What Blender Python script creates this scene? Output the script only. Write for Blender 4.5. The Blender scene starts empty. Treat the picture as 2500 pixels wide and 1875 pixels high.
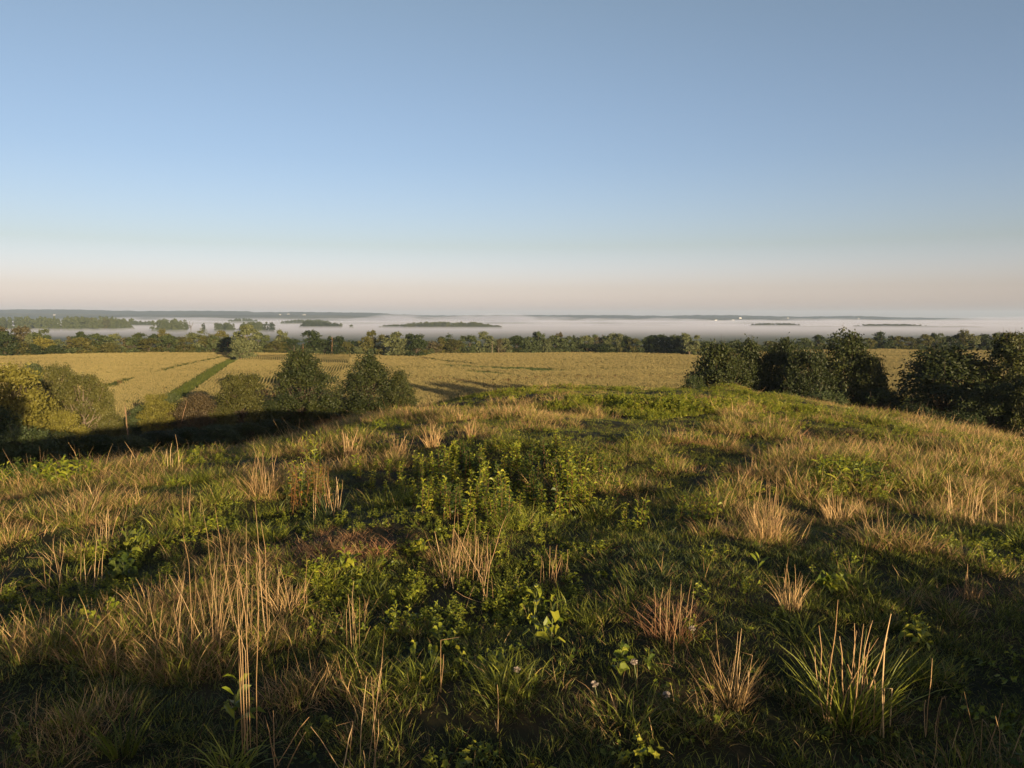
import bpy, math, random
import numpy as np
from mathutils import Vector, Matrix

# ------------------------------------------------------------------ camera, sky, sun, exposure
scene = bpy.context.scene
EYE = 20.0                      # eye level above the farmland
PITCH = math.radians(4.98)      # camera looks this far below the horizon
FPX = 1900.0                    # focal length in pixels of the 2500 px wide photograph
SUN_EL = 7.0
SUN_AZ = 152.0                  # clockwise from +Y (view direction): behind and to the right

cam_d = bpy.data.cameras.new('camera')
cam_d.sensor_width = 36.0
cam_d.lens = 36.0 * FPX / 2500.0
cam_d.clip_start = 0.1
cam_d.clip_end = 40000.0
cam = bpy.data.objects.new('camera', cam_d)
scene.collection.objects.link(cam)
cam.location = (0, 0, EYE)
cam.rotation_euler = (math.pi / 2 - PITCH, 0, 0)
scene.camera = cam

world = bpy.data.worlds.new("World")
scene.world = world
world.use_nodes = True
wn = world.node_tree
bg = wn.nodes['Background']
sky = wn.nodes.new('ShaderNodeTexSky')
sky.sky_type = 'NISHITA'
sky.sun_disc = False
sky.sun_elevation = math.radians(SUN_EL)
sky.sun_rotation = math.radians(SUN_AZ)
sky.altitude = 200
sky.air_density = 1.0
sky.dust_density = 1.6
sky.ozone_density = 1.6
# the air's tint by height above the horizon (pale rose low down, clear blue above)
_tc = wn.nodes.new('ShaderNodeTexCoord'); _sx = wn.nodes.new('ShaderNodeSeparateXYZ'); wn.links.new(_tc.outputs['Generated'], _sx.inputs[0])
_mr = wn.nodes.new('ShaderNodeMapRange'); _mr.inputs[2].default_value = 0.8; wn.links.new(_sx.outputs[2], _mr.inputs[0])
_cr = wn.nodes.new('ShaderNodeValToRGB'); wn.links.new(_mr.outputs[0], _cr.inputs[0])
_st = [(0.0, (1.66, 1.64, 3.15)), (0.0175, (1.56, 1.50, 2.75)), (0.044, (1.25, 1.14, 1.86)), (0.109, (0.97, 0.88, 1.10)), (0.2375, (0.93, 0.86, 1.01)), (0.45, (1.04, 0.91, 0.90)), (0.95, (0.55, 0.50, 0.55))]
_e = _cr.color_ramp.elements
_e[0].position = _st[0][0]; _e[0].color = [c / 4 for c in _st[0][1]] + [1]
_e[1].position = _st[-1][0]; _e[1].color = [c / 4 for c in _st[-1][1]] + [1]
for _p, _c in _st[1:-1]:
    _q = _e.new(_p); _q.color = [c / 4 for c in _c] + [1]
_mr.inputs[1].default_value = 0.0; _mr.inputs[2].default_value = 0.8; _mr.inputs[3].default_value = 0.0; _mr.inputs[4].default_value = 1.0
_vm = wn.nodes.new('ShaderNodeVectorMath'); _vm.operation = 'MULTIPLY'; wn.links.new(_cr.outputs[0], _vm.inputs[0]); wn.links.new(sky.outputs[0], _vm.inputs[1])
_v2 = wn.nodes.new('ShaderNodeVectorMath'); _v2.operation = 'SCALE'; _v2.inputs['Scale'].default_value = 4.0; wn.links.new(_vm.outputs[0], _v2.inputs[0])
wn.links.new(_v2.outputs[0], bg.inputs[0])
bg.inputs[1].default_value = 0.108

sun_d = bpy.data.lights.new('sun', 'SUN')
sun_d.energy = 5.0
sun_d.angle = math.radians(0.5)
sun_d.color = (1.0, 0.77, 0.46)
sun = bpy.data.objects.new('sun', sun_d)
scene.collection.objects.link(sun)
_el, _az = math.radians(SUN_EL), math.radians(SUN_AZ)
SUNV = Vector((math.sin(_az) * math.cos(_el), math.cos(_az) * math.cos(_el), math.sin(_el)))
sun.rotation_euler = SUNV.to_track_quat('Z', 'Y').to_euler()
sun.location = (60, -100, 60)

scene.view_settings.view_transform = 'Standard'
scene.view_settings.look = 'None'
scene.view_settings.gamma = 1.0
scene.view_settings.exposure = 0.90
scene.view_settings.use_curve_mapping = False
scene.render.engine = 'CYCLES'
scene.cycles.max_bounces = 6
scene.cycles.diffuse_bounces = 3
scene.cycles.glossy_bounces = 2
scene.cycles.transmission_bounces = 3
scene.cycles.volume_bounces = 1
scene.cycles.use_adaptive_sampling = True

COL = scene.collection
RNG = np.random.default_rng(7)
random.seed(7)

# ------------------------------------------------------------------ numeric helpers
def _hash(ix, iy, seed):
    n = (ix.astype(np.int64) * 374761393 + iy.astype(np.int64) * 668265263 + seed * 974634777) & 0xFFFFFFFF
    n = ((n ^ (n >> 13)) * 1274126177) & 0xFFFFFFFF
    n = n ^ (n >> 16)
    return (n & 0xFFFFFF) / float(0xFFFFFF)

def vnoise(x, y, seed=0):
    x = np.asarray(x, float); y = np.asarray(y, float)
    ix = np.floor(x); iy = np.floor(y)
    fx = x - ix; fy = y - iy
    fx = fx * fx * (3 - 2 * fx); fy = fy * fy * (3 - 2 * fy)
    a = _hash(ix, iy, seed); b = _hash(ix + 1, iy, seed)
    c = _hash(ix, iy + 1, seed); d = _hash(ix + 1, iy + 1, seed)
    return (a * (1 - fx) + b * fx) * (1 - fy) + (c * (1 - fx) + d * fx) * fy

def fbm(x, y, seed=0, octv=4):
    s = 0; a = 0.5; t = 0
    for i in range(octv):
        s = s + a * vnoise(x * 2 ** i + 17.3 * i, y * 2 ** i - 9.1 * i, seed + i)
        t += a; a *= 0.5
    return s / t

def sstep(a, b, x):
    t = np.clip((x - a) / (b - a), 0, 1)
    return t * t * (3 - 2 * t)

def ray(px, py):
    u = (px - 1250.0) / FPX; v = (937.5 - py) / FPX
    c, s = math.cos(PITCH), math.sin(PITCH)
    # forward = (0,c,-s), up = (0,s,c)
    return np.array([u, c + v * s, -s + v * c])

def px_az(px):
    d = ray(px, 950); return math.atan2(d[0], d[1])

# silhouette of the mound, photograph pixels
SIL = [(0, 1165), (250, 1140), (400, 1118), (550, 1098), (700, 1076), (800, 1052), (900, 1022), (1050, 985), (1200, 957),
       (1350, 945), (1500, 943), (1650, 949), (1800, 960), (1950, 980), (2100, 1012), (2300, 1050), (2500, 1092)]
_sa, _sk, _sd = [], [], []
HE = 1.62
for x_, y_ in SIL:
    d_ = ray(x_, y_)
    s_ = -d_[2] / math.hypot(d_[0], d_[1])
    _sa.append(math.atan2(d_[0], d_[1])); _sk.append(s_ * s_ / (4 * HE)); _sd.append(2 * HE / s_)
_sa = [-math.pi, -1.6, -1.0] + _sa + [1.0, 1.6, math.pi]
_sk = [0.0010, 0.0026, 0.0062] + _sk + [0.0058, 0.0016, 0.0010]
_sd = [50, 35, 17] + _sd + [20, 38, 50]
_tab = np.linspace(-math.pi, math.pi, 1441)
_ker = np.exp(-np.linspace(-2, 2, 25) ** 2); _ker /= _ker.sum()
def _smooth(v):
    v = np.interp(_tab, _sa, v)
    vv = np.concatenate([v[-13:-1], v, v[1:13]])
    return np.convolve(vv, _ker, 'valid')
_TK = _smooth(_sk); _TD = _smooth(_sd)

# distance to the wood's edge (far border of the corn) by pixel x and pixel y of its foot
EDGE = [(-300, 885), (0, 871), (150, 864), (300, 862), (500, 861), (700, 861), (860, 864), (1030, 866), (1060, 860), (1300, 858), (1450, 857),
        (1600, 861), (1700, 866), (1850, 860), (2000, 855), (2150, 852), (2300, 853), (2500, 855), (2900, 855)]
_ex = [ray(a, b)[0] / ray(a, b)[1] for a, b in EDGE]
_ey = [(EYE - 2.9) / (-ray(a, b)[2] / ray(a, b)[1]) for a, b in EDGE]
def edge_y(x, y):
    return np.interp(x / np.maximum(y, 1.0), _ex, _ey)

ZFLOOD = -18.0
def height(x, y):
    x = np.asarray(x, float); y = np.asarray(y, float)
    r = np.hypot(x, y); az = np.arctan2(x, y)
    k = np.interp(az, _tab, _TK); d = np.interp(az, _tab, _TD)
    r0 = 1.25 * d; s0 = 2 * k * r0; c2 = 0.012
    r1 = r0 + np.maximum(0.42 - s0, 0) / c2
    g = np.where(r < r0, k * r * r, 0)
    q = np.minimum(r, r1) - r0
    g2 = k * r0 * r0 + s0 * q + 0.5 * c2 * q * q + np.maximum(r - r1, 0) * 0.42
    g = np.where(r < r0, g, g2)
    fade = sstep(1.0, 5.0, r) * (1 - sstep(50, 90, r))
    bump = 0.58 * (fbm(x / 4.2, y / 4.2, 3, 3) - 0.5) + 0.13 * (fbm(x / 0.9, y / 0.9, 9, 2) - 0.5)
    mound = EYE - 1.68 - g + bump * (0.35 + 0.65 * fade)
    base = 2.6 - 2.0 * sstep(95, 150, r) + 1.5 * (fbm(x / 130, y / 130, 21, 2) - 0.5) * sstep(100, 180, r)
    ey = edge_y(x, y)
    drop = sstep(60, 420, y - ey) * (y > 0)
    base = base * (1 - drop) + ZFLOOD * drop
    a = mound; b = base; w = 1.6
    m = np.maximum(a, b)
    return m + w * np.log1p(np.exp(-np.abs(a - b) / w)) * 0.6

def hz(x, y):
    return float(height(np.array([x]), np.array([y]))[0])

def ghit(px, py):
    """point where the ray through a photograph pixel meets the ground"""
    d = ray(px, py)
    t = np.concatenate([np.arange(1.5, 60, 0.02), np.arange(60, 600, 0.2)])
    x = d[0] * t; y = d[1] * t; z = EYE + d[2] * t
    below = np.nonzero(z < height(x, y))[0]
    i = below[0] if len(below) else len(t) - 1
    return float(x[i]), float(y[i]), float(height(x[i:i+1], y[i:i+1])[0])

def at(px, Y):
    """ground point under pixel column px at forward distance Y"""
    x = (px - 1250) / FPX * Y
    for _ in range(4):
        z = hz(x, Y)
        depth = Y * math.cos(PITCH) - (z - EYE) * math.sin(PITCH)
        x = (px - 1250) / FPX * depth
    return x, Y, hz(x, Y)

def ztop(px, py, Y):
    d = ray(px, py)
    return EYE + d[2] / d[1] * Y

# ------------------------------------------------------------------ object helpers
def new_mesh(name, verts, faces, mats=(), attrs=None, smooth=False, midx=None):
    """verts (N,3); faces (M,3|4) array or list of arrays; attrs {name: per-vertex float}"""
    me = bpy.data.meshes.new(name)
    verts = np.asarray(verts, np.float32)
    fl = faces if isinstance(faces, list) else [faces]
    fl = [np.asarray(f, np.int32) for f in fl if len(f)]
    me.vertices.add(len(verts)); me.vertices.foreach_set('co', verts.ravel())
    loops = np.concatenate([f.ravel() for f in fl])
    counts = np.concatenate([np.full(len(f), f.shape[1], np.int32) for f in fl])
    starts = np.concatenate([[0], np.cumsum(counts)[:-1]]).astype(np.int32)
    me.loops.add(len(loops)); me.loops.foreach_set('vertex_index', loops)
    me.polygons.add(len(counts)); me.polygons.foreach_set('loop_start', starts)
    if midx is not None: me.polygons.foreach_set('material_index', np.asarray(midx, np.int32))
    me.polygons.foreach_set('use_smooth', np.full(len(counts), bool(smooth)))
    for m in mats: me.materials.append(m)
    me.update(calc_edges=True)
    for k, v in (attrs or {}).items():
        a = me.attributes.new(k, 'FLOAT', 'POINT'); a.data.foreach_set('value', np.asarray(v, np.float32))
    return me

def link(name, data, parent=None, loc=(0, 0, 0), rz=0.0, scale=(1, 1, 1)):
    o = bpy.data.objects.new(name, data); COL.objects.link(o)
    o.location = loc; o.rotation_euler = (0, 0, rz); o.scale = scale
    if parent: o.parent = parent
    return o

def tag(o, label=None, cat=None, group=None, kind=None):
    if label: o['label'] = label
    if cat: o['category'] = cat
    if group: o['group'] = group
    if kind: o['kind'] = kind
    return o

def tube(pts, radii, n=6):
    """tapered tube through points -> verts, quads"""
    pts = np.asarray(pts, float); V = []; F = []
    for i in range(len(pts)):
        t = pts[min(i + 1, len(pts) - 1)] - pts[max(i - 1, 0)]
        t = t / (np.linalg.norm(t) + 1e-9)
        a = np.array([1, 0, 0]) if abs(t[0]) < 0.7 else np.array([0, 1, 0])
        u = np.cross(t, a); u /= np.linalg.norm(u); w = np.cross(t, u)
        for j in range(n):
            an = 2 * math.pi * j / n
            V.append(pts[i] + radii[i] * (math.cos(an) * u + math.sin(an) * w))
    for i in range(len(pts) - 1):
        for j in range(n):
            F.append((i * n + j, i * n + (j + 1) % n, (i + 1) * n + (j + 1) % n, (i + 1) * n + j))
    return np.array(V), np.array(F)

class Acc:
    def __init__(s): s.v = []; s.f = []; s.a = []; s.n = 0
    def add(s, v, f, tone=None):
        s.v.append(v); s.f.append(np.asarray(f) + s.n); s.n += len(v)
        s.a.append(np.full(len(v), 0.5) if tone is None else (np.full(len(v), tone) if np.isscalar(tone) else tone))
    def mesh(s, name, mats, smooth=False):
        return new_mesh(name, np.concatenate(s.v), s.f, mats, {'tone': np.concatenate(s.a)}, smooth)

# ------------------------------------------------------------------ materials
def mat_new(name):
    m = bpy.data.materials.new(name); m.use_nodes = True
    nt = m.node_tree; nt.nodes.clear()
    out = nt.nodes.new('ShaderNodeOutputMaterial')
    return m, nt, out

def ramp(nt, cols):
    r = nt.nodes.new('ShaderNodeValToRGB')
    e = r.color_ramp.elements
    e[0].position = 0; e[0].color = (*cols[0], 1)
    e[1].position = 1; e[1].color = (*cols[-1], 1)
    for i, c in enumerate(cols[1:-1]):
        x = e.new((i + 1) / (len(cols) - 1)); x.color = (*c, 1)
    return r

def leaf_mat(name, cols, transl=0.3, rough=0.55, objvar=0.35, spec=0.3):
    m, nt, out = mat_new(name)
    at_ = nt.nodes.new('ShaderNodeAttribute'); at_.attribute_name = 'tone'
    oi = nt.nodes.new('ShaderNodeObjectInfo')
    ma = nt.nodes.new('ShaderNodeMath'); ma.operation = 'MULTIPLY_ADD'
    nt.links.new(oi.outputs['Random'], ma.inputs[0]); ma.inputs[1].default_value = objvar
    sc = nt.nodes.new('ShaderNodeMath'); sc.operation = 'MULTIPLY'; sc.inputs[1].default_value = 1 - objvar
    nt.links.new(at_.outputs['Fac'], sc.inputs[0]); nt.links.new(sc.outputs[0], ma.inputs[2])
    r = ramp(nt, cols); nt.links.new(ma.outputs[0], r.inputs[0])
    b = nt.nodes.new('ShaderNodeBsdfPrincipled')
    nt.links.new(r.outputs[0], b.inputs['Base Color'])
    b.inputs['Roughness'].default_value = rough
    b.inputs['Specular IOR Level'].default_value = spec
    t = nt.nodes.new('ShaderNodeBsdfTranslucent')
    nt.links.new(r.outputs[0], t.inputs['Color'])
    mx = nt.nodes.new('ShaderNodeMixShader'); mx.inputs[0].default_value = transl
    nt.links.new(b.outputs[0], mx.inputs[1]); nt.links.new(t.outputs[0], mx.inputs[2])
    nt.links.new(mx.outputs[0], out.inputs[0])
    return m

def noise_mat(name, cols, scale=1.0, detail=6, rough=0.9, scale2=None, bump=0.0, stretch=(1, 1, 1), lo=0.3, hi=0.7):
    m, nt, out = mat_new(name)
    tc = nt.nodes.new('ShaderNodeTexCoord'); mp = nt.nodes.new('ShaderNodeMapping')
    mp.inputs['Scale'].default_value = stretch
    nt.links.new(tc.outputs['Object'], mp.inputs[0])
    n = nt.nodes.new('ShaderNodeTexNoise'); n.inputs['Scale'].default_value = scale; n.inputs['Detail'].default_value = detail
    nt.links.new(mp.outputs[0], n.inputs['Vector'])
    mr = nt.nodes.new('ShaderNodeMapRange'); mr.inputs[1].default_value = lo; mr.inputs[2].default_value = hi
    nt.links.new(n.outputs[0], mr.inputs[0])
    r = ramp(nt, cols); nt.links.new(mr.outputs[0], r.inputs[0])
    b = nt.nodes.new('ShaderNodeBsdfPrincipled'); b.inputs['Roughness'].default_value = rough
    b.inputs['Specular IOR Level'].default_value = 0.15
    nt.links.new(r.outputs[0], b.inputs['Base Color'])
    if bump:
        bp = nt.nodes.new('ShaderNodeBump'); bp.inputs['Strength'].default_value = bump; bp.inputs['Distance'].default_value = 0.1
        nt.links.new(n.outputs[0], bp.inputs['Height']); nt.links.new(bp.outputs[0], b.inputs['Normal'])
    nt.links.new(b.outputs[0], out.inputs[0])
    return m

M = {}
M['soil'] = noise_mat('turf_soil', [(0.012, 0.014, 0.005), (0.028, 0.028, 0.010), (0.06, 0.042, 0.02)], 1.7, 8, bump=0.6)
M['farm'] = noise_mat('farm_soil', [(0.05, 0.05, 0.02), (0.09, 0.075, 0.035), (0.13, 0.10, 0.05)], 0.05, 8)
M['flood'] = noise_mat('floodplain_fields', [(0.05, 0.075, 0.03), (0.08, 0.10, 0.04), (0.14, 0.14, 0.07)], 0.0016, 4, stretch=(0.5, 1.6, 1))
M['hills'] = noise_mat('wooded_hills', [(0.014, 0.019, 0.012), (0.022, 0.028, 0.018), (0.036, 0.042, 0.025)], 0.004, 8, lo=0.35, hi=0.7)
M['bark'] = noise_mat('bark', [(0.06, 0.045, 0.03), (0.13, 0.10, 0.07)], 3.0, 6, stretch=(1, 1, 0.2), bump=0.5)
M['palebark'] = noise_mat('pale_bark', [(0.15, 0.115, 0.08), (0.27, 0.21, 0.15)], 2.0, 6, stretch=(1, 1, 0.2))
M['deadwood'] = noise_mat('broken_wood', [(0.14, 0.085, 0.05), (0.30, 0.19, 0.11)], 2.5, 6, stretch=(1, 1, 0.2))
FOL = {
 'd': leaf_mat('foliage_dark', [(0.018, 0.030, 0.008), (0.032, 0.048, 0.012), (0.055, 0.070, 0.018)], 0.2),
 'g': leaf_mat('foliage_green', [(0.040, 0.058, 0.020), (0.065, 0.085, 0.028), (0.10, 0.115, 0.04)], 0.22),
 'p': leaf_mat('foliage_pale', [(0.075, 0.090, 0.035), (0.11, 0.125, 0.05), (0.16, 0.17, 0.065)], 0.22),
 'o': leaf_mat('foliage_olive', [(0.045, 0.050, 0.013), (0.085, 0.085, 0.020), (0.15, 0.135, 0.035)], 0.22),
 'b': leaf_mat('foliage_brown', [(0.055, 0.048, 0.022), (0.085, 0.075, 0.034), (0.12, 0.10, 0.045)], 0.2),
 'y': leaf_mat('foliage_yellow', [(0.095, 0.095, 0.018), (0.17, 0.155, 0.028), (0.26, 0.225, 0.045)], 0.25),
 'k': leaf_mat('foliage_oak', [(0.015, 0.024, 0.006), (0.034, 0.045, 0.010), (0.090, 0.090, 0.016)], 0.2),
 'r': leaf_mat('foliage_russet', [(0.05, 0.040, 0.018), (0.085, 0.062, 0.028), (0.11, 0.085, 0.04)], 0.2),
}
M['white'] = noise_mat('white_painted_metal', [(0.55, 0.55, 0.53), (0.65, 0.65, 0.63)], 0.2, 2, rough=0.5)
M['roofm'] = noise_mat('pale_metal_roof', [(0.50, 0.50, 0.50), (0.62, 0.62, 0.62)], 0.2, 2, rough=0.45)
M['dimwhite'] = noise_mat('greyed_white_board', [(0.20, 0.20, 0.195), (0.25, 0.25, 0.245)], 0.2, 2, rough=0.6)
M['brickred'] = noise_mat('weathered_red_board', [(0.20, 0.08, 0.06), (0.28, 0.11, 0.08)], 0.2, 2)

# ------------------------------------------------------------------ ground: one surface in three rings
def ring_ground(name, r_list, az_list, mat, smooth=True):
    A, R = np.meshgrid(az_list, r_list)
    X = R * np.sin(A); Y = R * np.cos(A); Z = height(X, Y)
    V = np.stack([X, Y, Z], -1).reshape(-1, 3)
    nr, na = R.shape
    i = np.arange(nr - 1)[:, None]; j = np.arange(na)[None, :]
    j2 = (j + 1) % na
    F = np.stack([i * na + j, i * na + j2 + 0 * i, (i + 1) * na + j2, (i + 1) * na + j], -1).reshape(-1, 4)
    return link(name, new_mesh(name, V, F, [mat], smooth=smooth))

az_f = np.radians(np.arange(-50, 50, 0.3))
az_b = np.radians(np.arange(50, 310, 2.5))
AZ = np.concatenate([az_f, az_b])
R1 = np.concatenate([[0.02], np.geomspace(0.5, 118, 330)])
R2 = np.geomspace(118, 620, 110)
R3 = np.concatenate([np.geomspace(620, 1600, 40)[:-1], np.geomspace(1600, 15000, 24)])
tag(ring_ground('ground', R1, AZ, M['soil']), 'grassy mound top falling away to lawn', None, kind='structure')
tag(ring_ground('field_ground', R2, AZ, M['farm']), 'flat farmland under the corn', None, kind='structure')
tag(ring_ground('floodplain', R3, AZ, M['flood']), 'wide green valley floor under the morning fog', None, kind='structure')

# ------------------------------------------------------------------ geometry-nodes scatter for uncountable growth
def scatter(name, pts, rots, scales, idx, protos, label, cat, zs=None):
    """one object: instances of protos[idx] on pts"""
    coll = bpy.data.collections.new(name + '_kinds')
    for i, me in enumerate(protos):
        o = bpy.data.objects.new('%s_kind_%02d' % (name, i), me); coll.objects.link(o)
    me = bpy.data.meshes.new(name)
    n = len(pts)
    me.vertices.add(n); me.vertices.foreach_set('co', np.asarray(pts, np.float32).ravel())
    a = me.attributes.new('rot', 'FLOAT_VECTOR', 'POINT'); a.data.foreach_set('vector', np.asarray(rots, np.float32).ravel())
    sc = np.asarray(scales, np.float32)
    if sc.ndim == 1: sc = np.repeat(sc[:, None], 3, 1)
    if zs is not None: sc = sc.copy(); sc[:, 2] *= zs
    a = me.attributes.new('scl', 'FLOAT_VECTOR', 'POINT'); a.data.foreach_set('vector', sc.ravel())
    a = me.attributes.new('pick', 'INT', 'POINT'); a.data.foreach_set('value', np.asarray(idx, np.int32))
    o = link(name, me)
    ng = bpy.data.node_groups.new(name + '_nodes', 'GeometryNodeTree')
    ng.interface.new_socket('Geometry', in_out='INPUT', socket_type='NodeSocketGeometry')
    ng.interface.new_socket('Geometry', in_out='OUTPUT', socket_type='NodeSocketGeometry')
    N = ng.nodes; L = ng.links
    gi = N.new('NodeGroupInput'); go = N.new('NodeGroupOutput')
    ci = N.new('GeometryNodeCollectionInfo'); ci.inputs['Collection'].default_value = coll
    ci.inputs['Separate Children'].default_value = True; ci.inputs['Reset Children'].default_value = True
    ip = N.new('GeometryNodeInstanceOnPoints'); ip.inputs['Pick Instance'].default_value = True
    def na(nm, dt):
        q = N.new('GeometryNodeInputNamedAttribute'); q.data_type = dt; q.inputs['Name'].default_value = nm
        return [s for s in q.outputs if s.enabled and s.name == 'Attribute'][0]
    L.new(gi.outputs[0], ip.inputs['Points']); L.new(ci.outputs[0], ip.inputs['Instance'])
    L.new(na('pick', 'INT'), ip.inputs['Instance Index'])
    e2r = N.new('FunctionNodeEulerToRotation'); L.new(na('rot', 'FLOAT_VECTOR'), e2r.inputs[0])
    L.new(e2r.outputs[0], ip.inputs['Rotation']); L.new(na('scl', 'FLOAT_VECTOR'), ip.inputs['Scale'])
    L.new(ip.outputs[0], go.inputs[0])
    md = o.modifiers.new('scatter', 'NODES'); md.node_group = ng
    return tag(o, label, cat, kind='stuff')

# ------------------------------------------------------------------ corn field
def corn_proto(seed, L=1.25, nplants=7, mats=None, hh=2.3, wide=1.0):
    rng = np.random.default_rng(seed); A = Acc(); mi = []
    for p in range(nplants):
        bx = (p + rng.uniform(0.2, 0.8)) / nplants * L - L / 2; by = rng.normal(0, 0.04)
        h = hh * rng.uniform(0.88, 1.08)
        nl = 7
        for l in range(nl):
            z0 = h * (0.22 + 0.66 * l / nl); an = rng.uniform(0, 6.28); ll = rng.uniform(0.45, 0.75); w = 0.045 * wide
            d = np.array([math.cos(an), math.sin(an), 0]); s = np.array([-d[1], d[0], 0]) * w
            b = np.array([bx, by, z0])
            p1 = b + d * ll * 0.5 + np.array([0, 0, ll * 0.45]); p2 = b + d * ll + np.array([0, 0, ll * rng.uniform(-0.1, 0.3)])
            A.add(np.array([b - s * .5, b + s * .5, p1 + s, p1 - s]), [[0, 1, 2, 3]], rng.uniform(0, 1)); mi.append(0)
            A.add(np.array([p1 - s, p1 + s, p2 + s * .2, p2 - s * .2]), [[0, 1, 2, 3]], rng.uniform(0, 1)); mi.append(0)
        for l in range(5):   # tassel
            an = rng.uniform(0, 6.28); d = np.array([math.cos(an), math.sin(an), 0]); s = np.array([-d[1], d[0], 0]) * 0.018 * wide
            b = np.array([bx, by, h * 0.9]); tp = b + d * rng.uniform(0.03, 0.16) + np.array([0, 0, rng.uniform(0.3, 0.42)])
            A.add(np.array([b - s, b + s, tp + s, tp - s]), [[0, 1, 2, 3]], rng.uniform(0, 1)); mi.append(1)
    me = A.mesh('corn', mats); me.polygons.foreach_set('material_index', np.array(mi, np.int32))
    return me

M['cornleaf'] = leaf_mat('corn_leaf', [(0.07, 0.095, 0.021), (0.115, 0.137, 0.034), (0.18, 0.185, 0.052)], 0.3, objvar=0.2)
M['tassel'] = leaf_mat('corn_tassel', [(0.27, 0.225, 0.082), (0.38, 0.31, 0.13)], 0.3, objvar=0.2)
M['cornbrown'] = leaf_mat('corn_brown', [(0.16, 0.095, 0.04), (0.26, 0.15, 0.06), (0.34, 0.21, 0.09)], 0.3, objvar=0.3)
M['corngreen'] = leaf_mat('corn_green', [(0.05, 0.075, 0.02), (0.08, 0.11, 0.03), (0.12, 0.15, 0.04)], 0.3, objvar=0.3)
cm = [M['cornleaf'], M['tassel']]
cprotos = [corn_proto(s, mats=cm) for s in range(4)] + \
          [corn_proto(s, mats=[M['cornbrown'], M['cornbrown']], hh=1.9) for s in range(10, 13)] + \
          [corn_proto(s, mats=[M['corngreen'], M['corngreen']], hh=1.9, wide=1.5) for s in range(20, 22)] + \
          [corn_proto(s, mats=cm, nplants=6, wide=1.6) for s in range(30, 33)]

def hitz(px, py, z):
    d = ray(px, py); t = (z - EYE) / d[2]
    return np.array([d[0] * t, d[1] * t])
DIT_A = hitz(572, 890, 1.0); DIT_B = hitz(395, 1005, 1.5)
def ditch_side(x, y):
    """signed distance to the ditch line (positive to the right)"""
    d = DIT_A - DIT_B; d = d / np.linalg.norm(d)
    return (x - DIT_B[0]) * d[1] - (y - DIT_B[1]) * d[0]

def near_edge(x, y):
    u = x / np.maximum(y, 1)
    return np.interp(u, [-0.8, -0.55, -0.3, -0.1, 0.1, 0.3, 0.6, 0.9], [128, 128, 126, 122, 135, 150, 150, 150])

def corn_points():
    out = []
    # rows: section key, row direction angle from +x
    secs = {'left': 0.10, 'strip': None, 'right': -0.045}
    def emit(x, y, ang):
        out.append(np.stack([x, y, ang], 1))
    # left and right sections: rows across
    for key, a in (('left', 0.13), ('right', -0.05)):
        for far in (0, 1):
            sp = 0.78 if not far else 1.1; seg = 1.15
            ca, sa = math.cos(a), math.sin(a)
            us = np.arange(-420, 420, seg); vs = np.arange(20, 520, sp)
            U, Vv = np.meshgrid(us, vs)
            U = U + RNG.uniform(-0.6, 0.6, U.shape) + RNG.uniform(0, 3, len(vs))[:, None]
            wob = 9 * (vnoise(U / 120 + 5, Vv / 90, 31) - 0.5) + 3.0 * (vnoise(U / 40, Vv / 60, 32) - 0.5)
            V2 = Vv + wob
            x = U * ca - V2 * sa; y = U * sa + V2 * ca
            x = x.ravel(); y = y.ravel()
            r = np.hypot(x, y)
            keep = (y > near_edge(x, y)) & (y < edge_y(x, y) - 3) & (np.abs(x / y) < 0.76)
            keep &= (r > 255) if far else (r <= 255)
            ds = ditch_side(x, y)
            bx = 62 + 0.0 * y
            if key == 'left': keep &= ds < -3.2
            else: keep &= ds > strip_w(y)
            # skipped rows / terraces
            row = np.repeat(np.arange(len(vs)), len(us))
            gap = (_hash(row, row * 0 + 5, 77) < 0.03) | ((_hash(row, row * 0 + 9, 78) < 0.45) & (vnoise(U.ravel() / 26, row * 7.31, 79) > 0.74))
            keep &= ~gap
            emit(x[keep], y[keep], np.full(keep.sum(), a) + 0)
    # strip beside the ditch: rows run away from the viewer
    a = math.atan2(*(DIT_A - DIT_B)[::-1]) - 0.05
    ca, sa = math.cos(a), math.sin(a)
    us = np.arange(-50, 420, 1.25); vs = np.arange(-160, 160, 0.84)
    U, Vv = np.meshgrid(us, vs)
    V2 = Vv + 2.6 * (vnoise(U / 22, Vv * 0 + 3, 41) - 0.5) + 5 * (vnoise(U / 70, Vv * 0 + 3, 42) - 0.5)
    x = (DIT_B[0] + U * ca - V2 * sa).ravel(); y = (DIT_B[1] + U * sa + V2 * ca).ravel()
    ds = ditch_side(x, y)
    keep = (ds > 1.8) & (ds <= strip_w(y)) & (y > near_edge(x, y)) & (y < edge_y(x, y) - 3)
    emit(x[keep], y[keep], np.full(keep.sum(), a))
    return np.concatenate(out)
def strip_w(y):
    return 26 + 0.10 * (y - 120) + 5 * (vnoise(y / 30, y * 0, 55) - 0.5)

cp = corn_points()
cx, cy, ca_ = cp[:, 0], cp[:, 1], cp[:, 2]
n = len(cx)
rr = np.hypot(cx, cy)
idx = RNG.integers(0, 4, n)
idx = np.where(rr > 255, RNG.integers(9, 12, n), idx)
brown = sstep(22, 6, cy - near_edge(cx, cy)) * (cx / cy > -0.36) * 0.9 + 0.06
_bw = sstep(0.62, 0.75, fbm(cx / 50, cy / 25, 61, 3)) * 0.5
idx = np.where(RNG.random(n) < np.maximum(brown, _bw * (cy < 260)), RNG.integers(4, 7, n), idx)
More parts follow.
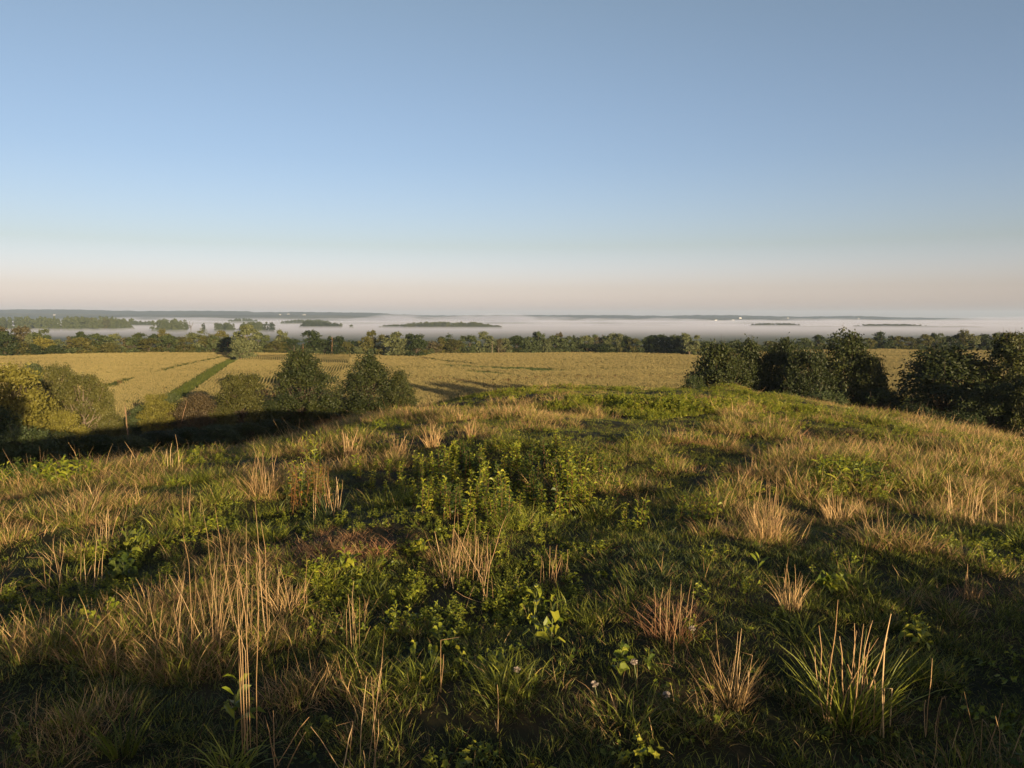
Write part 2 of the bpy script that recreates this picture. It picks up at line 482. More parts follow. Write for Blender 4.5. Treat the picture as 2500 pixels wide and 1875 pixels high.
# green weedy streaks in the right hand field
def streak(p0, p1, w):
    a = hitz(*p0, 2.5); b = hitz(*p1, 2.5); d = b - a; L_ = np.linalg.norm(d); d = d / L_
    t = (cx - a[0]) * d[0] + (cy - a[1]) * d[1]; s = np.abs(-(cx - a[0]) * d[1] + (cy - a[1]) * d[0])
    ww = w * np.clip(np.minimum(t / L_ * 4, (1 - t / L_) * 4), 0, 1)
    return s < ww * (0.5 + vnoise(cx / 3, cy / 3, 71))
gr = streak((1060, 889), (1250, 899), 3) | streak((1190, 897), (1400, 905), 6) | streak((1130, 903), (1270, 915), 2.5)
idx = np.where(gr, RNG.integers(7, 9, n), idx)
# darker thin line of missing stalks along the terrace
gone = streak((980, 868), (1200, 893), 1.6) | streak((240, 955), (330, 925), 1.8) | streak((330, 925), (560, 868), 1.6)
keep = ~gone
cx, cy, ca_, idx = cx[keep], cy[keep], ca_[keep], idx[keep]; n = len(cx)
rots = np.stack([np.zeros(n), np.zeros(n), ca_ + np.where(RNG.random(n) < 0.5, math.pi, 0)], 1)
scatter('corn', np.stack([cx, cy, height(cx, cy) - 0.05], 1), rots, RNG.uniform(0.93, 1.06, n) * (0.94 + 0.12 * vnoise(cx / 12, cy / 12, 81)), idx, cprotos,
        'ripening corn in long rows, gold tassels over the flat fields', 'corn')
print('corn instances', n)

# ditch strip of tall green grass
def blades(rng, n, rad, h0, h1, w, bend, lean=0.25, seg=3, gauss=False, wtip=0.15):
    """n curved blades in a disc -> verts, quads, tone"""
    rr_ = rad * np.sqrt(rng.random(n)); th = rng.uniform(0, 2 * np.pi, n)
    bx = rr_ * np.cos(th); by = rr_ * np.sin(th)
    h = rng.uniform(h0, h1, n); phi = th + rng.normal(0, 0.9, n)
    d = np.stack([np.cos(phi), np.sin(phi)], 1)
    tilt = lean * (0.3 + rr_ / max(rad, 1e-6)) * rng.uniform(0.4, 1.3, n)
    bd = bend * rng.uniform(0.3, 1.5, n)
    fa = rng.uniform(0, 2 * np.pi, n); side = np.stack([np.cos(fa), np.sin(fa)], 1) * (w * rng.uniform(0.7, 1.3, n))[:, None] * 0.5
    tt = np.linspace(0, 1, seg + 1)
    V = np.zeros((n, seg + 1, 2, 3))
    ang = tilt[:, None] + bd[:, None] * tt[None, :] ** 1.5      # angle from vertical
    dl = h[:, None] / seg
    am = 0.5 * (ang[:, 1:] + ang[:, :-1])
    hor = np.concatenate([np.zeros((n, 1)), np.cumsum(np.sin(am) * dl, 1)], 1)
    ver = np.concatenate([np.zeros((n, 1)), np.cumsum(np.cos(am) * dl, 1)], 1)
    cxx = bx[:, None] + d[:, 0:1] * hor; cyy = by[:, None] + d[:, 1:2] * hor
    ws = np.interp(tt, [0, 0.35, 1], [0.7, 1.0, wtip])
    for k, sg in ((0, -1), (1, 1)):
        V[:, :, k, 0] = cxx + sg * side[:, 0:1] * ws; V[:, :, k, 1] = cyy + sg * side[:, 1:2] * ws; V[:, :, k, 2] = ver - 0.01
    V = V.reshape(-1, 3)
    base = (np.arange(n) * (seg + 1) * 2)[:, None]
    F = []
    for s_ in range(seg):
        F.append(np.stack([base[:, 0] + 2 * s_, base[:, 0] + 2 * s_ + 1, base[:, 0] + 2 * s_ + 3, base[:, 0] + 2 * s_ + 2], 1))
    tone = np.repeat(rng.random(n), (seg + 1) * 2)
    return V, np.concatenate(F), tone

G = {
 'green': leaf_mat('grass_green', [(0.022, 0.032, 0.005), (0.100, 0.125, 0.016), (0.27, 0.275, 0.040)], 0.2, 0.5, 0.4),
 'cool': leaf_mat('grass_blue_green', [(0.020, 0.034, 0.012), (0.066, 0.092, 0.028), (0.15, 0.18, 0.052)], 0.2, 0.45, 0.4),
 'lime': leaf_mat('grass_yellow_green', [(0.10, 0.125, 0.015), (0.23, 0.25, 0.032), (0.42, 0.40, 0.065)], 0.2, 0.5, 0.4),
 'dry': leaf_mat('grass_dry', [(0.10, 0.065, 0.025), (0.40, 0.255, 0.105), (0.76, 0.52, 0.24)], 0.15, 0.6, 0.4),
 'rust': leaf_mat('grass_rust', [(0.16, 0.075, 0.035), (0.34, 0.17, 0.08), (0.52, 0.28, 0.14)], 0.15, 0.6, 0.4),
 'stalk': leaf_mat('dry_stalk', [(0.22, 0.13, 0.06), (0.44, 0.28, 0.135), (0.70, 0.50, 0.27)], 0.15, 0.55, 0.3),
 'weed': leaf_mat('weed_leaf', [(0.055, 0.085, 0.010), (0.17, 0.20, 0.018), (0.36, 0.34, 0.035)], 0.2, 0.45, 0.25),
 'weeddark': leaf_mat('weed_leaf_dark', [(0.035, 0.06, 0.012), (0.07, 0.10, 0.018), (0.13, 0.15, 0.025)], 0.3, 0.45, 0.3),
 'redleaf': leaf_mat('leaf_reddening', [(0.10, 0.10, 0.02), (0.22, 0.15, 0.03), (0.30, 0.11, 0.03)], 0.35, 0.45, 0.3),
 'redstem': leaf_mat('red_stem', [(0.10, 0.045, 0.02), (0.16, 0.075, 0.03)], 0.0, 0.5, 0.3),
 'greenstem': leaf_mat('green_stem', [(0.09, 0.11, 0.03), (0.14, 0.15, 0.05)], 0.0, 0.5, 0.3),
 'flower': leaf_mat('clover_flower', [(0.36, 0.28, 0.22), (0.52, 0.45, 0.38)], 0.3, 0.7, 0.2),
}
def tuft(name, seed, parts):
    """parts: list of (mat key, n, rad, h0, h1, w, bend, lean, seg)"""
    rng = np.random.default_rng(seed); A = Acc(); mats = []; mi = []
    for (mk, n_, rad, h0, h1, w, bend, lean, seg) in parts:
        v, f, t = blades(rng, n_, rad, h0, h1, w, bend, lean, seg)
        A.add(v, f, t)
        if G[mk] not in mats: mats.append(G[mk])
        mi += [mats.index(G[mk])] * len(f)
    me = A.mesh(name, mats, True)
    me.polygons.foreach_set('material_index', np.array(mi, np.int32))
    return me

rng = np.random.default_rng(5)
nd = 5200
t = rng.random(nd); dd = (DIT_A - DIT_B); Ld = np.linalg.norm(dd); dn = dd / Ld
off = rng.uniform(-3.6, 0.9, nd)
dx = DIT_B[0] + dn[0] * (t * (Ld + 14) - 8) + dn[1] * off; dy = DIT_B[1] + dn[1] * (t * (Ld + 14) - 8) - dn[0] * off
dprot = [tuft('ditch_grass', 900 + i, [('weeddark', 30, 0.45, 0.7, 1.6, 0.06, 0.9, 0.3, 3), ('green', 10, 0.45, 0.8, 1.7, 0.05, 0.8, 0.3, 3)]) for i in range(3)]
scatter('ditch_grass', np.stack([dx, dy, height(dx, dy)], 1), np.stack([0 * dx, 0 * dx, rng.uniform(0, 6.28, nd)], 1),
        rng.uniform(0.8, 1.4, nd), rng.integers(0, 3, nd), dprot, 'tall bright green grass along the field ditch', 'grass')

# ------------------------------------------------------------------ trees
def crown_mesh(name, seed, shape, H, W, nl, nt_, nleaf, leaf, low=0.12, fine=False):
    """crown as many leaf faces gathered in sprays on twigs of several boughs"""
    rng = np.random.default_rng(seed)
    lobes = []
    for i in range(nl):
        for _ in range(40):
            zz = rng.uniform(low, 1.0)
            if shape == 'round': rad = math.sqrt(max(0, 1 - ((zz - 0.55) / 0.5) ** 2))
            elif shape == 'oak': rad = np.interp(zz, [0, 0.15, 0.35, 0.6, 0.85, 1.0], [0.55, 0.92, 1.0, 0.8, 0.42, 0.12])
            elif shape == 'tall': rad = np.interp(zz, [0, 0.2, 0.5, 0.8, 1.0], [0.6, 0.75, 1.0, 0.85, 0.3])
            elif shape == 'dome': rad = np.interp(zz, [0, 0.3, 0.7, 0.9, 1.0], [0.85, 1.0, 0.85, 0.5, 0.15])
            elif shape == 'spire': rad = np.interp(zz, [0, 0.1, 0.5, 1.0], [0.6, 1.0, 0.55, 0.04])
            elif shape == 'ragged': rad = np.interp(zz, [0, 0.3, 0.6, 1.0], [0.5, 0.8, 1.0, 0.55])
            elif shape == 'bush': rad = math.sqrt(max(0, 1 - (max(zz, 0) / 1.02) ** 2)) * 1.0
            else: rad = 1.0
            an = rng.uniform(0, 6.283)
            if fine: rad = max(rad, 0.18) * (0.55 + 0.8 * float(vnoise(np.array([an * 1.6 + 3]), np.array([zz * 5.0]), seed))) * (1.22 if rng.random() < 0.14 else 1.0)
            q = rad * math.sqrt(rng.uniform(0.35 if fine else 0.15, 1.0))
            c = np.array([q * math.cos(an) * W / 2 * 0.84, q * math.sin(an) * W / 2 * 0.84, zz * H * 0.93])
            lr = W * (rng.uniform(0.07, 0.13) if fine else rng.uniform(0.12, 0.2)) * (1.2 if shape in ('oak', 'bush', 'dome') else 1.1)
            if all(np.linalg.norm(c - l[0]) > 0.55 * lr for l in lobes): break
        lobes.append((c, lr))
    V = []; T = []
    for (c, lr) in lobes:
        d = rng.normal(size=(nt_, 3)); d /= np.linalg.norm(d, axis=1)[:, None]
        d[:, 2] = np.abs(d[:, 2]) * 0.9 - 0.25
        tw = c + d * lr * rng.uniform(0.5, 1.08, nt_)[:, None] * np.array([1, 1, 0.85])
        tw[:, 2] = np.minimum(tw[:, 2], H)
        tl = rng.random()
        for k in range(nt_):
            o = rng.normal(size=(nleaf, 3)) * lr * (0.26 if fine else 0.2) + d[k] * lr * 0.1
            cc = tw[k] + o
            nrm = d[k] * 0.9 + rng.normal(size=(nleaf, 3)) * 0.75 + np.array([0, 0, 0.25]); nrm /= np.linalg.norm(nrm, axis=1)[:, None]
            a = np.cross(nrm, rng.normal(size=(nleaf, 3))); a /= np.linalg.norm(a, axis=1)[:, None] + 1e-9
            b = np.cross(nrm, a)
            s = leaf * rng.uniform(0.6, 1.3, nleaf)[:, None]
            q = np.stack([cc - a * s, cc - b * s * 0.55, cc + a * s, cc + b * s * 0.55], 1)
            V.append(q.reshape(-1, 3)); T.append(np.repeat(np.clip(0.35 * rng.random(nleaf) + 0.4 * tl + 0.25 * rng.random(), 0, 1), 4))
    V = np.concatenate(V); T = np.concatenate(T)
    V[:, 2] = np.maximum(V[:, 2], 0.02)
    F = np.arange(len(V)).reshape(-1, 4)
    return new_mesh(name, V, F, [FOL['g']], {'tone': T}), lobes

def trunk_mesh(name, seed, lobes, H, r0, stems=1, lean=0.0):
    rng = np.random.default_rng(seed); A = Acc()
    for s in range(stems):
        ax = rng.normal(0, 0.05 + 0.12 * (stems > 1)) + lean; ay = rng.normal(0, 0.05)
        top = np.array([ax * H * 0.8, ay * H * 0.8, H * 0.8])
        n_ = 8
        pts = [top * (i / (n_ - 1)) + np.array([rng.normal(0, 0.012 * H), rng.normal(0, 0.012 * H), 0]) * (i > 0) for i in range(n_)]
        pts[0][2] = -0.3
        rad = [r0 * (1.35 if i == 0 else 1.0) * (1 - 0.85 * i / (n_ - 1)) for i in range(n_)]
        A.add(*tube(pts, rad, 7))
        for (c, lr) in lobes[s::stems]:
            zt = np.clip(c[2] * rng.uniform(0.35, 0.75), 0.06 * H, 0.72 * H); f = zt / (H * 0.8)
            b = top * f; m_ = b * 0.45 + c * 0.55 + np.array([0, 0, -0.03 * H])
            rb = r0 * (1 - 0.85 * f) * 0.5
            A.add(*tube([b, m_, c, c + (c - m_) * 0.5], [rb, rb * 0.6, rb * 0.3, rb * 0.08], 5))
    return A.mesh(name, [M['bark']], True)

PROTO = {}
def proto(shape, var, res):
    key = (shape, var, res)
    if key not in PROTO:
        if res == 'far': nl, nt_, nf, lf = 26, 18, 9, 0.36
        elif res == 'vfar': nl, nt_, nf, lf = 16, 12, 6, 0.55
        else: nl, nt_, nf, lf = 120, 13, 20, 0.145
        if shape == 'sparse': nl = int(nl * 0.7)
        H, W = 12.0, 9.0
        shp = 'ragged' if shape == 'sparse' else shape
        me, lobes = crown_mesh('crown', hash_seed(key), shp, H, W, nl, nt_, nf, lf, low=0.34 if shape == 'sparse' else 0.02, fine=(res == 'near'))
        tr = trunk_mesh('trunk', hash_seed(key) + 1, lobes, H, 0.22, stems=2 if shape in ('ragged', 'sparse') else 1)
        PROTO[key] = (me, tr, H, W)
    return PROTO[key]
def hash_seed(key):
    return sum((i + 3) * ord(c) for i, c in enumerate(str(key))) % 99991

def set_mat(o, m):
    o.material_slots[0].link = 'OBJECT'; o.material_slots[0].material = m

LABELS = set()
def tree(name, px, ytop, wpx, Y, shape, var, col, label, cat='tree', group=None, res='near', rz=None, bark='bark', zbase=None, depth=1.0):
    x, y, z = at(px, Y)
    if zbase is not None: z = zbase
    H = max(ztop(px, ytop, Y) - z, 0.8); W = wpx / FPX * math.hypot(Y, EYE - z) * (1.2 if res == 'near' else 1.02)
    me, tr, PH, PW = proto(shape, var, res)
    e = link(name, None, loc=(x, y, z - 0.05), rz=random.uniform(0, 6.28) if rz is None else rz)
    sx = W / PW; e.scale = (sx, sx * depth, H / PH)
    c = link('crown', me, e); set_mat(c, FOL[col])
    t_ = link('trunk', tr, e); set_mat(t_, M[bark])
    assert label not in LABELS, label
    LABELS.add(label)
    tag(e, label, cat, group)
    return e

# --- the wood's edge along the far side of the corn: (px, top y, width px, colour, shape, where)
CW = {'d': 'dark green', 'g': 'mid green', 'p': 'pale green', 'o': 'olive', 'b': 'brownish', 'y': 'yellow green'}
SW = {'round': 'round crowned tree', 'tall': 'tall narrow tree', 'dome': 'domed tree', 'ragged': 'ragged crowned tree', 'sparse': 'thin see-through tree',
      'spire': 'pointed tree', 'bush': 'low bushy tree', 'oak': 'broad based tree'}
LINE = [
 (5, 806, 60, 'd', 'dome', 'cut by the left edge of the photo beyond the corn', 10),
 (22, 789, 56, 'b', 'sparse', 'standing highest at the far left of the wood edge', 18),
 (60, 797, 32, 'b', 'sparse', 'right next to the highest brown tree at far left', 18),
 (16, 816, 46, 'd', 'round', 'in front of the highest brown tree at far left', 0),
 (46, 833, 46, 'o', 'bush', 'at the corn edge below the two thin brown trees', -2),
 (73, 818, 16, 'p', 'tall', 'between the thin brown trees and the first broad green crown', 6),
 (98, 804, 40, 'g', 'ragged', 'with a two-peaked top, right of the thin brown trees', 8),
 (110, 821, 38, 'y', 'round', 'glowing in front of the two-peaked green tree at left', 1),
 (76, 839, 38, 'd', 'bush', 'shaded, in front of the two-peaked green tree', -2),
 (142, 829, 28, 'p', 'round', 'filling the low gap under the fog at left', 2),
 (170, 820, 20, 'b', 'spire', 'with a rusty tip, alone in the low gap at left', 4),
 (132, 842, 34, 'd', 'bush', 'at the foot of the low gap at left', -3),
 (198, 810, 30, 'd', 'round', 'poking up behind olive crowns right of the rusty tip', 12),
 (200, 824, 52, 'o', 'dome', 'just under the dark round poking crown', 1),
 (240, 814, 48, 'g', 'dome', 'broad and level topped, left of the feathery pale tree', 4),
 (283, 812, 30, 'p', 'sparse', 'feathery against the fog, left third of the wood edge', 8),
 (312, 823, 22, 'b', 'ragged', 'spiky, between the feathery pale tree and a full green one', 3),
 (268, 836, 36, 'o', 'bush', 'below the feathery pale tree', -2),
 (340, 811, 42, 'g', 'dome', 'full, below and left of the dark grove in the fog', 3),
 (378, 816, 28, 'd', 'dome', 'small cap directly below the dark grove in the fog', 9),
 (364, 828, 42, 'o', 'round', 'in front of the small dark cap', -1),
 (400, 804, 26, 'o', 'tall', 'rising to a point just right of the fog grove', 6),
 (413, 818, 46, 'g', 'dome', 'smooth and steep sided right of the pointed one', 0),
 (452, 825, 36, 'o', 'round', 'low link between the steep dome and a taller pale crown', 0),
 (483, 806, 36, 'p', 'ragged', 'with bare limbs showing, left of the ditch end', 3),
 (506, 814, 30, 'o', 'round', 'at the shoulder of the bare-limbed pale tree', 2),
 (523, 820, 28, 'g', 'tall', 'two trees left of the shadowed one', 0),
 (543, 807, 26, 'o', 'round', 'rising behind the shadowed tree by the ditch end', 14),
 (556, 823, 40, 'd', 'dome', 'wholly in shadow left of the great tree at the ditch end', 4),
 (632, 815, 32, 'g', 'round', 'directly right of the great tree at the ditch end', 2),
 (650, 818, 22, 'g', 'tall', 'second one right of the great ditch tree', 2),
 (686, 805, 30, 'p', 'tall', 'egg-shaped, standing alone above low olive crowns', 6),
 (672, 832, 34, 'o', 'bush', 'under the egg-shaped pale tree, its left side', 0),
 (698, 833, 26, 'o', 'bush', 'under the egg-shaped pale tree, its right side', 0),
 (712, 826, 30, 'd', 'ragged', 'with a white trunk showing, left of the rusty dead one', 1),
 (760, 807, 46, 'd', 'ragged', 'big and two-headed above the left oak in the hedgerow', 4),
 (796, 829, 26, 'd', 'round', 'left of the bare pinkish trunk', 2),
 (807, 820, 18, 'd', 'tall', 'right behind the bare pinkish trunk', 5),
 (828, 820, 32, 'd', 'dome', 'smooth, right of the bare pinkish trunk', 0),
 (846, 832, 24, 'o', 'bush', 'at the right foot of the smooth dome beside the bare trunk', -1),
 (868, 829, 38, 'd', 'round', 'bluish with shade, above the right oak of the hedgerow', 6),
 (873, 846, 24, 'p', 'bush', 'in front of the bluish shaded tree', -2),
 (895, 823, 34, 'o', 'ragged', 'leaning against the tree with the topknot', 3),
 (908, 806, 28, 'o', 'tall', 'with a topknot above the others, right of the bluish one', 6),
 (936, 820, 28, 'o', 'round', 'in shade between the topknot tree and the big bright crown', 3),
 (966, 809, 48, 'p', 'dome', 'big and bright, widest crown in the middle of the wood edge', -2),
 (975, 838, 40, 'p', 'bush', 'at the foot of the big bright crown', -6),
 (1000, 817, 20, 'd', 'round', 'tucked between the big bright crown and its dark neighbour', 2),
 (1018, 815, 40, 'd', 'dome', 'blocky, reaching down into the corn at a field corner', -4),
 (1055, 830, 36, 'b', 'round', 'tawny and low, right of the blocky corner tree', 2),
 (1076, 825, 22, 'o', 'tall', 'right of the low tawny tree', 2),
 (1088, 817, 28, 'd', 'ragged', 'dark topped, left of a round olive pair', 4),
 (1112, 825, 36, 'o', 'round', 'rounded, below the long wooded island in the fog', 0),
 (1145, 821, 38, 'g', 'round', 'ball shaped, left of the tall one with white stems', 1),
 (1185, 810, 38, 'p', 'tall', 'highest below the right tip of the fog island', 3),
 (1203, 827, 20, 'g', 'round', 'with a white stem in front, right of the highest one', 2),
 (1221, 827, 22, 'b', 'ragged', 'half bare, between two white stems', 1),
 (1234, 826, 24, 'p', 'round', 'right of the half bare brownish tree', 0),
 (1262, 820, 42, 'd', 'dome', 'broad, over the green streaks in the corn', 2),
 (1290, 822, 30, 'g', 'dome', 'right shoulder of the broad dark one over the green streaks', 1),
 (1305, 811, 15, 'd', 'tall', 'slim, touching the left side of a taller peak', 5),
 (1316, 809, 26, 'g', 'tall', 'peak standing clear in the middle right', 2),
 (1338, 828, 26, 'p', 'bush', 'in the notch right of the middle right peak', 0),
 (1355, 819, 32, 'g', 'round', 'left of a brown tipped tree', 1),
 (1366, 811, 18, 'b', 'tall', 'with a flat brown tip above full crowns', 5),
 (1387, 820, 28, 'g', 'dome', 'left of the little black spire', 1),
 (1401, 818, 11, 'd', 'spire', 'tiny and nearly black, alone of its kind', 5),
 (1413, 819, 20, 'g', 'round', 'right of the little black spire', 1),
 (1433, 821, 28, 'p', 'round', 'second one right of the little black spire', 1),
 (1449, 817, 22, 'g', 'tall', 'squared top, over the dark low thicket', 4),
 (1467, 817, 22, 'b', 'round', 'squared and dusty, over the dark low thicket', 4),
 (1484, 822, 24, 'g', 'round', 'at the right end of the dark low thicket', 3),
 (1436, 838, 48, 'd', 'bush', 'left half of the dark low thicket', -3),
 (1472, 839, 48, 'd', 'bush', 'right half of the dark low thicket', -3),
 (1499, 814, 30, 'p', 'ragged', 'tall and level topped, right of the dark low thicket', 4),
 (1515, 815, 24, 'p', 'tall', 'middle one of three level tops right of the thicket', 3),
 (1531, 816, 24, 'd', 'round', 'dark last of three level tops right of the thicket', 4),
 (1548, 828, 28, 'o', 'round', 'dropping towards the gap left of the deep shade', 1),
 (1566, 827, 22, 'g', 'ragged', 'last bright one before the deep shade', 1),
 (1593, 819, 42, 'd', 'dome', 'leftmost in the deep shade near the right oaks', 5),
 (1614, 816, 34, 'd', 'dome', 'second in the deep shade near the right oaks', 6),
 (1637, 822, 30, 'd', 'round', 'third in the deep shade, lowest topped', 5),
 (1660, 812, 36, 'd', 'round', 'left shoulder of the tall sunlit one by the right oaks', 4),
 (1722, 832, 34, 'g', 'bush', 'between the tall sunlit one and the first right oak', 3),
 (1792, 832, 34, 'g', 'round', 'just showing over the first right oak', 3),
 (1840, 838, 34, 'g', 'round', 'in the dip behind the right oaks', 3),
 (1880, 834, 34, 'o', 'round', 'glimpsed between two right oaks', 3),
 (1962, 824, 34, 'g', 'dome', 'left of the tallest right oak, beyond the corn', 3),
 (1996, 818, 30, 'd', 'dome', 'touching the tallest right oak from behind on its left', 5),
 (2030, 827, 36, 'g', 'round', 'behind the tallest right oak', 3),
 (2092, 824, 34, 'g', 'round', 'right behind the tallest right oak', 3),
 (2118, 826, 32, 'o', 'dome', 'left of the big haycock shaped tree at right', 1),
 (2148, 811, 44, 'd', 'oak', 'haycock shaped over the gap between the right oaks', 0),
 (2174, 820, 18, 'd', 'tall', 'slim, right of the haycock shaped tree', 3),
 (2192, 821, 34, 'o', 'dome', 'second right of the haycock shaped tree', 1),
 (2218, 824, 30, 'o', 'round', 'with pale stems, above the right end of the corn gap', 0),
 (2240, 826, 26, 'd', 'round', 'at the corn gap end, left of a flat olive crown', 3),
 (2257, 817, 32, 'o', 'dome', 'flat topped above the round right oak', 1),
 (2277, 815, 16, 'd', 'round', 'small ball right of the flat olive crown', 4),
 (2291, 814, 24, 'g', 'ragged', 'tousled above the round right oak', 2),
 (2312, 821, 36, 'd', 'dome', 'low and dark right of the tousled one', 3),
 (2333, 821, 20, 'd', 'round', 'left of the last tall crown at right', 3),
 (2352, 806, 34, 'o', 'ragged', 'last tall crown towards the right edge', 3),
 (2374, 815, 24, 'p', 'round', 'right shoulder of the last tall crown', 2),
 (2400, 815, 34, 'd', 'dome', 'level, above the rightmost near oak', 4),
 (2430, 813, 30, 'g', 'round', 'above the rightmost near oak, its middle', 3),
 (2457, 810, 26, 'b', 'ragged', 'with little brown twin tips near the right edge', 3),
 (2488, 814, 34, 'd', 'dome', 'cut by the right edge of the photo', 4),
]
for i, (px, yt, w, col, shp, where, off) in enumerate(LINE):
    u = ray(px, 865); Y0 = float(edge_y(np.array([u[0] / u[1] * 400]), np.array([400.0]))[0])
    tree('tree', px, yt, w * 1.42, Y0 + off, shp, i % 3, col, '%s %s %s' % (CW[col], SW[shp], where), 'tree',
         'trees of the wood edge beyond the corn', 'far')
# the great tree at the end of the ditch, and the other light stemmed ones
g1 = tree('tree', 604, 793, 66, hitz(590, 884, 1.0)[1], 'round', 0, 'p', 'great pale olive tree with a whitish trunk at the far end of the green ditch', 'tree', None, 'far', bark='palebark')
tree('tree', 588, 829, 48, hitz(588, 886, 1.0)[1] - 3, 'round', 1, 'p', 'small pale leafy tree leaning on the great tree at the ditch end', 'tree', None, 'far', bark='palebark')
tree('tree', 1686, 808, 56, float(edge_y(np.array([92.0]), np.array([400.0]))[0]) - 2, 'sparse', 1, 'p', 'tall sunlit tree with two pale stems left of the right oaks', 'tree', None, 'far', bark='palebark')

def bare_tree(px, ytop, Y, mat, label, lean=0.02, r0=0.16, branches=9, up=0.7, seed=1, name='dead_tree', spread=0.18):
    rng_ = np.random.default_rng(seed); x, y, z = at(px, Y); H = ztop(px, ytop, Y) - z
    e = link(name, None, loc=(x, y, z - 0.1))
    A = Acc(); top = np.array([lean * H, 0, H]); n_ = 9
    pts = [top * i / (n_ - 1) + np.array([rng_.normal(0, 0.008 * H), rng_.normal(0, 0.008 * H), 0]) for i in range(n_)]
    A.add(*tube(pts, [r0 * (1.3 if i == 0 else 1) * (1 - 0.8 * i / (n_ - 1)) for i in range(n_)], 7))
    link('trunk', A.mesh('trunk', [mat], True), e)
    if branches:
        for k in range(branches):
            f = rng_.uniform(0.35, 0.95); b = top * f; an = rng_.uniform(0, 6.28); L_ = H * spread * rng_.uniform(0.5, 1.2) * (1.3 - f)
            d = np.array([math.cos(an), math.sin(an), up]) * L_
            B = Acc(); B.add(*tube([b, b + d * 0.5 + np.array([0, 0, -0.02 * H]), b + d], [r0 * 0.35, r0 * 0.2, r0 * 0.05], 5))
            link('branch', B.mesh('branch', [mat], True), e)
    LABELS.add(label)
    return tag(e, label, 'dead tree')
EY = lambda px: float(edge_y(np.array([ray(px, 865)[0] / ray(px, 865)[1] * 400]), np.array([400.0]))[0])
bare_tree(811, 820, EY(811) - 4, M['deadwood'], 'bare pinkish dead tree standing at the corn edge between dark domes', r0=0.22, branches=16, seed=3, up=0.9)
bare_tree(740, 838, EY(740) - 3, M['deadwood'], 'short rusty dead tree at the corn edge behind the left hedgerow oak', r0=0.24, branches=12, seed=4)
bare_tree(718, 842, EY(718) - 4, M['palebark'], 'short whitish bare stem at the corn edge left of the rusty dead tree', r0=0.2, branches=5, seed=5)
bare_tree(1201, 832, EY(1201) - 4, M['palebark'], 'forked white bare stem at the corn edge in the middle of the wood', r0=0.2, branches=7, seed=6, up=1.4)
bare_tree(1217, 846, EY(1217) - 4, M['palebark'], 'shorter white stub right of the forked white stem', r0=0.18, branches=3, seed=7)

# bushy undergrowth along the wood edge so that no daylight shows beneath
ub = [crown_mesh('undergrowth', 300 + i, 'bush', 3.6, 4.2, 9, 10, 8, 0.22, low=0.05)[0] for i in range(4)]
for k_, me in enumerate(ub): me.materials[0] = FOL['dgog'[k_]]
uu = np.concatenate([np.arange(-0.78, 0.80, 0.0052)] * 2); nu = len(uu)
uy = np.interp(uu, _ex, _ey) + np.where(np.arange(nu) < nu // 2, RNG.uniform(-1, 3, nu), RNG.uniform(8, 14, nu)); ux = uu * uy
scatter('undergrowth', np.stack([ux, uy, height(ux, uy)], 1), np.stack([0 * ux, 0 * ux, RNG.uniform(0, 6.28, nu)], 1),
        RNG.uniform(0.8, 1.5, nu), RNG.integers(0, 4, nu), ub, 'low dark undergrowth at the foot of the wood edge', 'undergrowth')

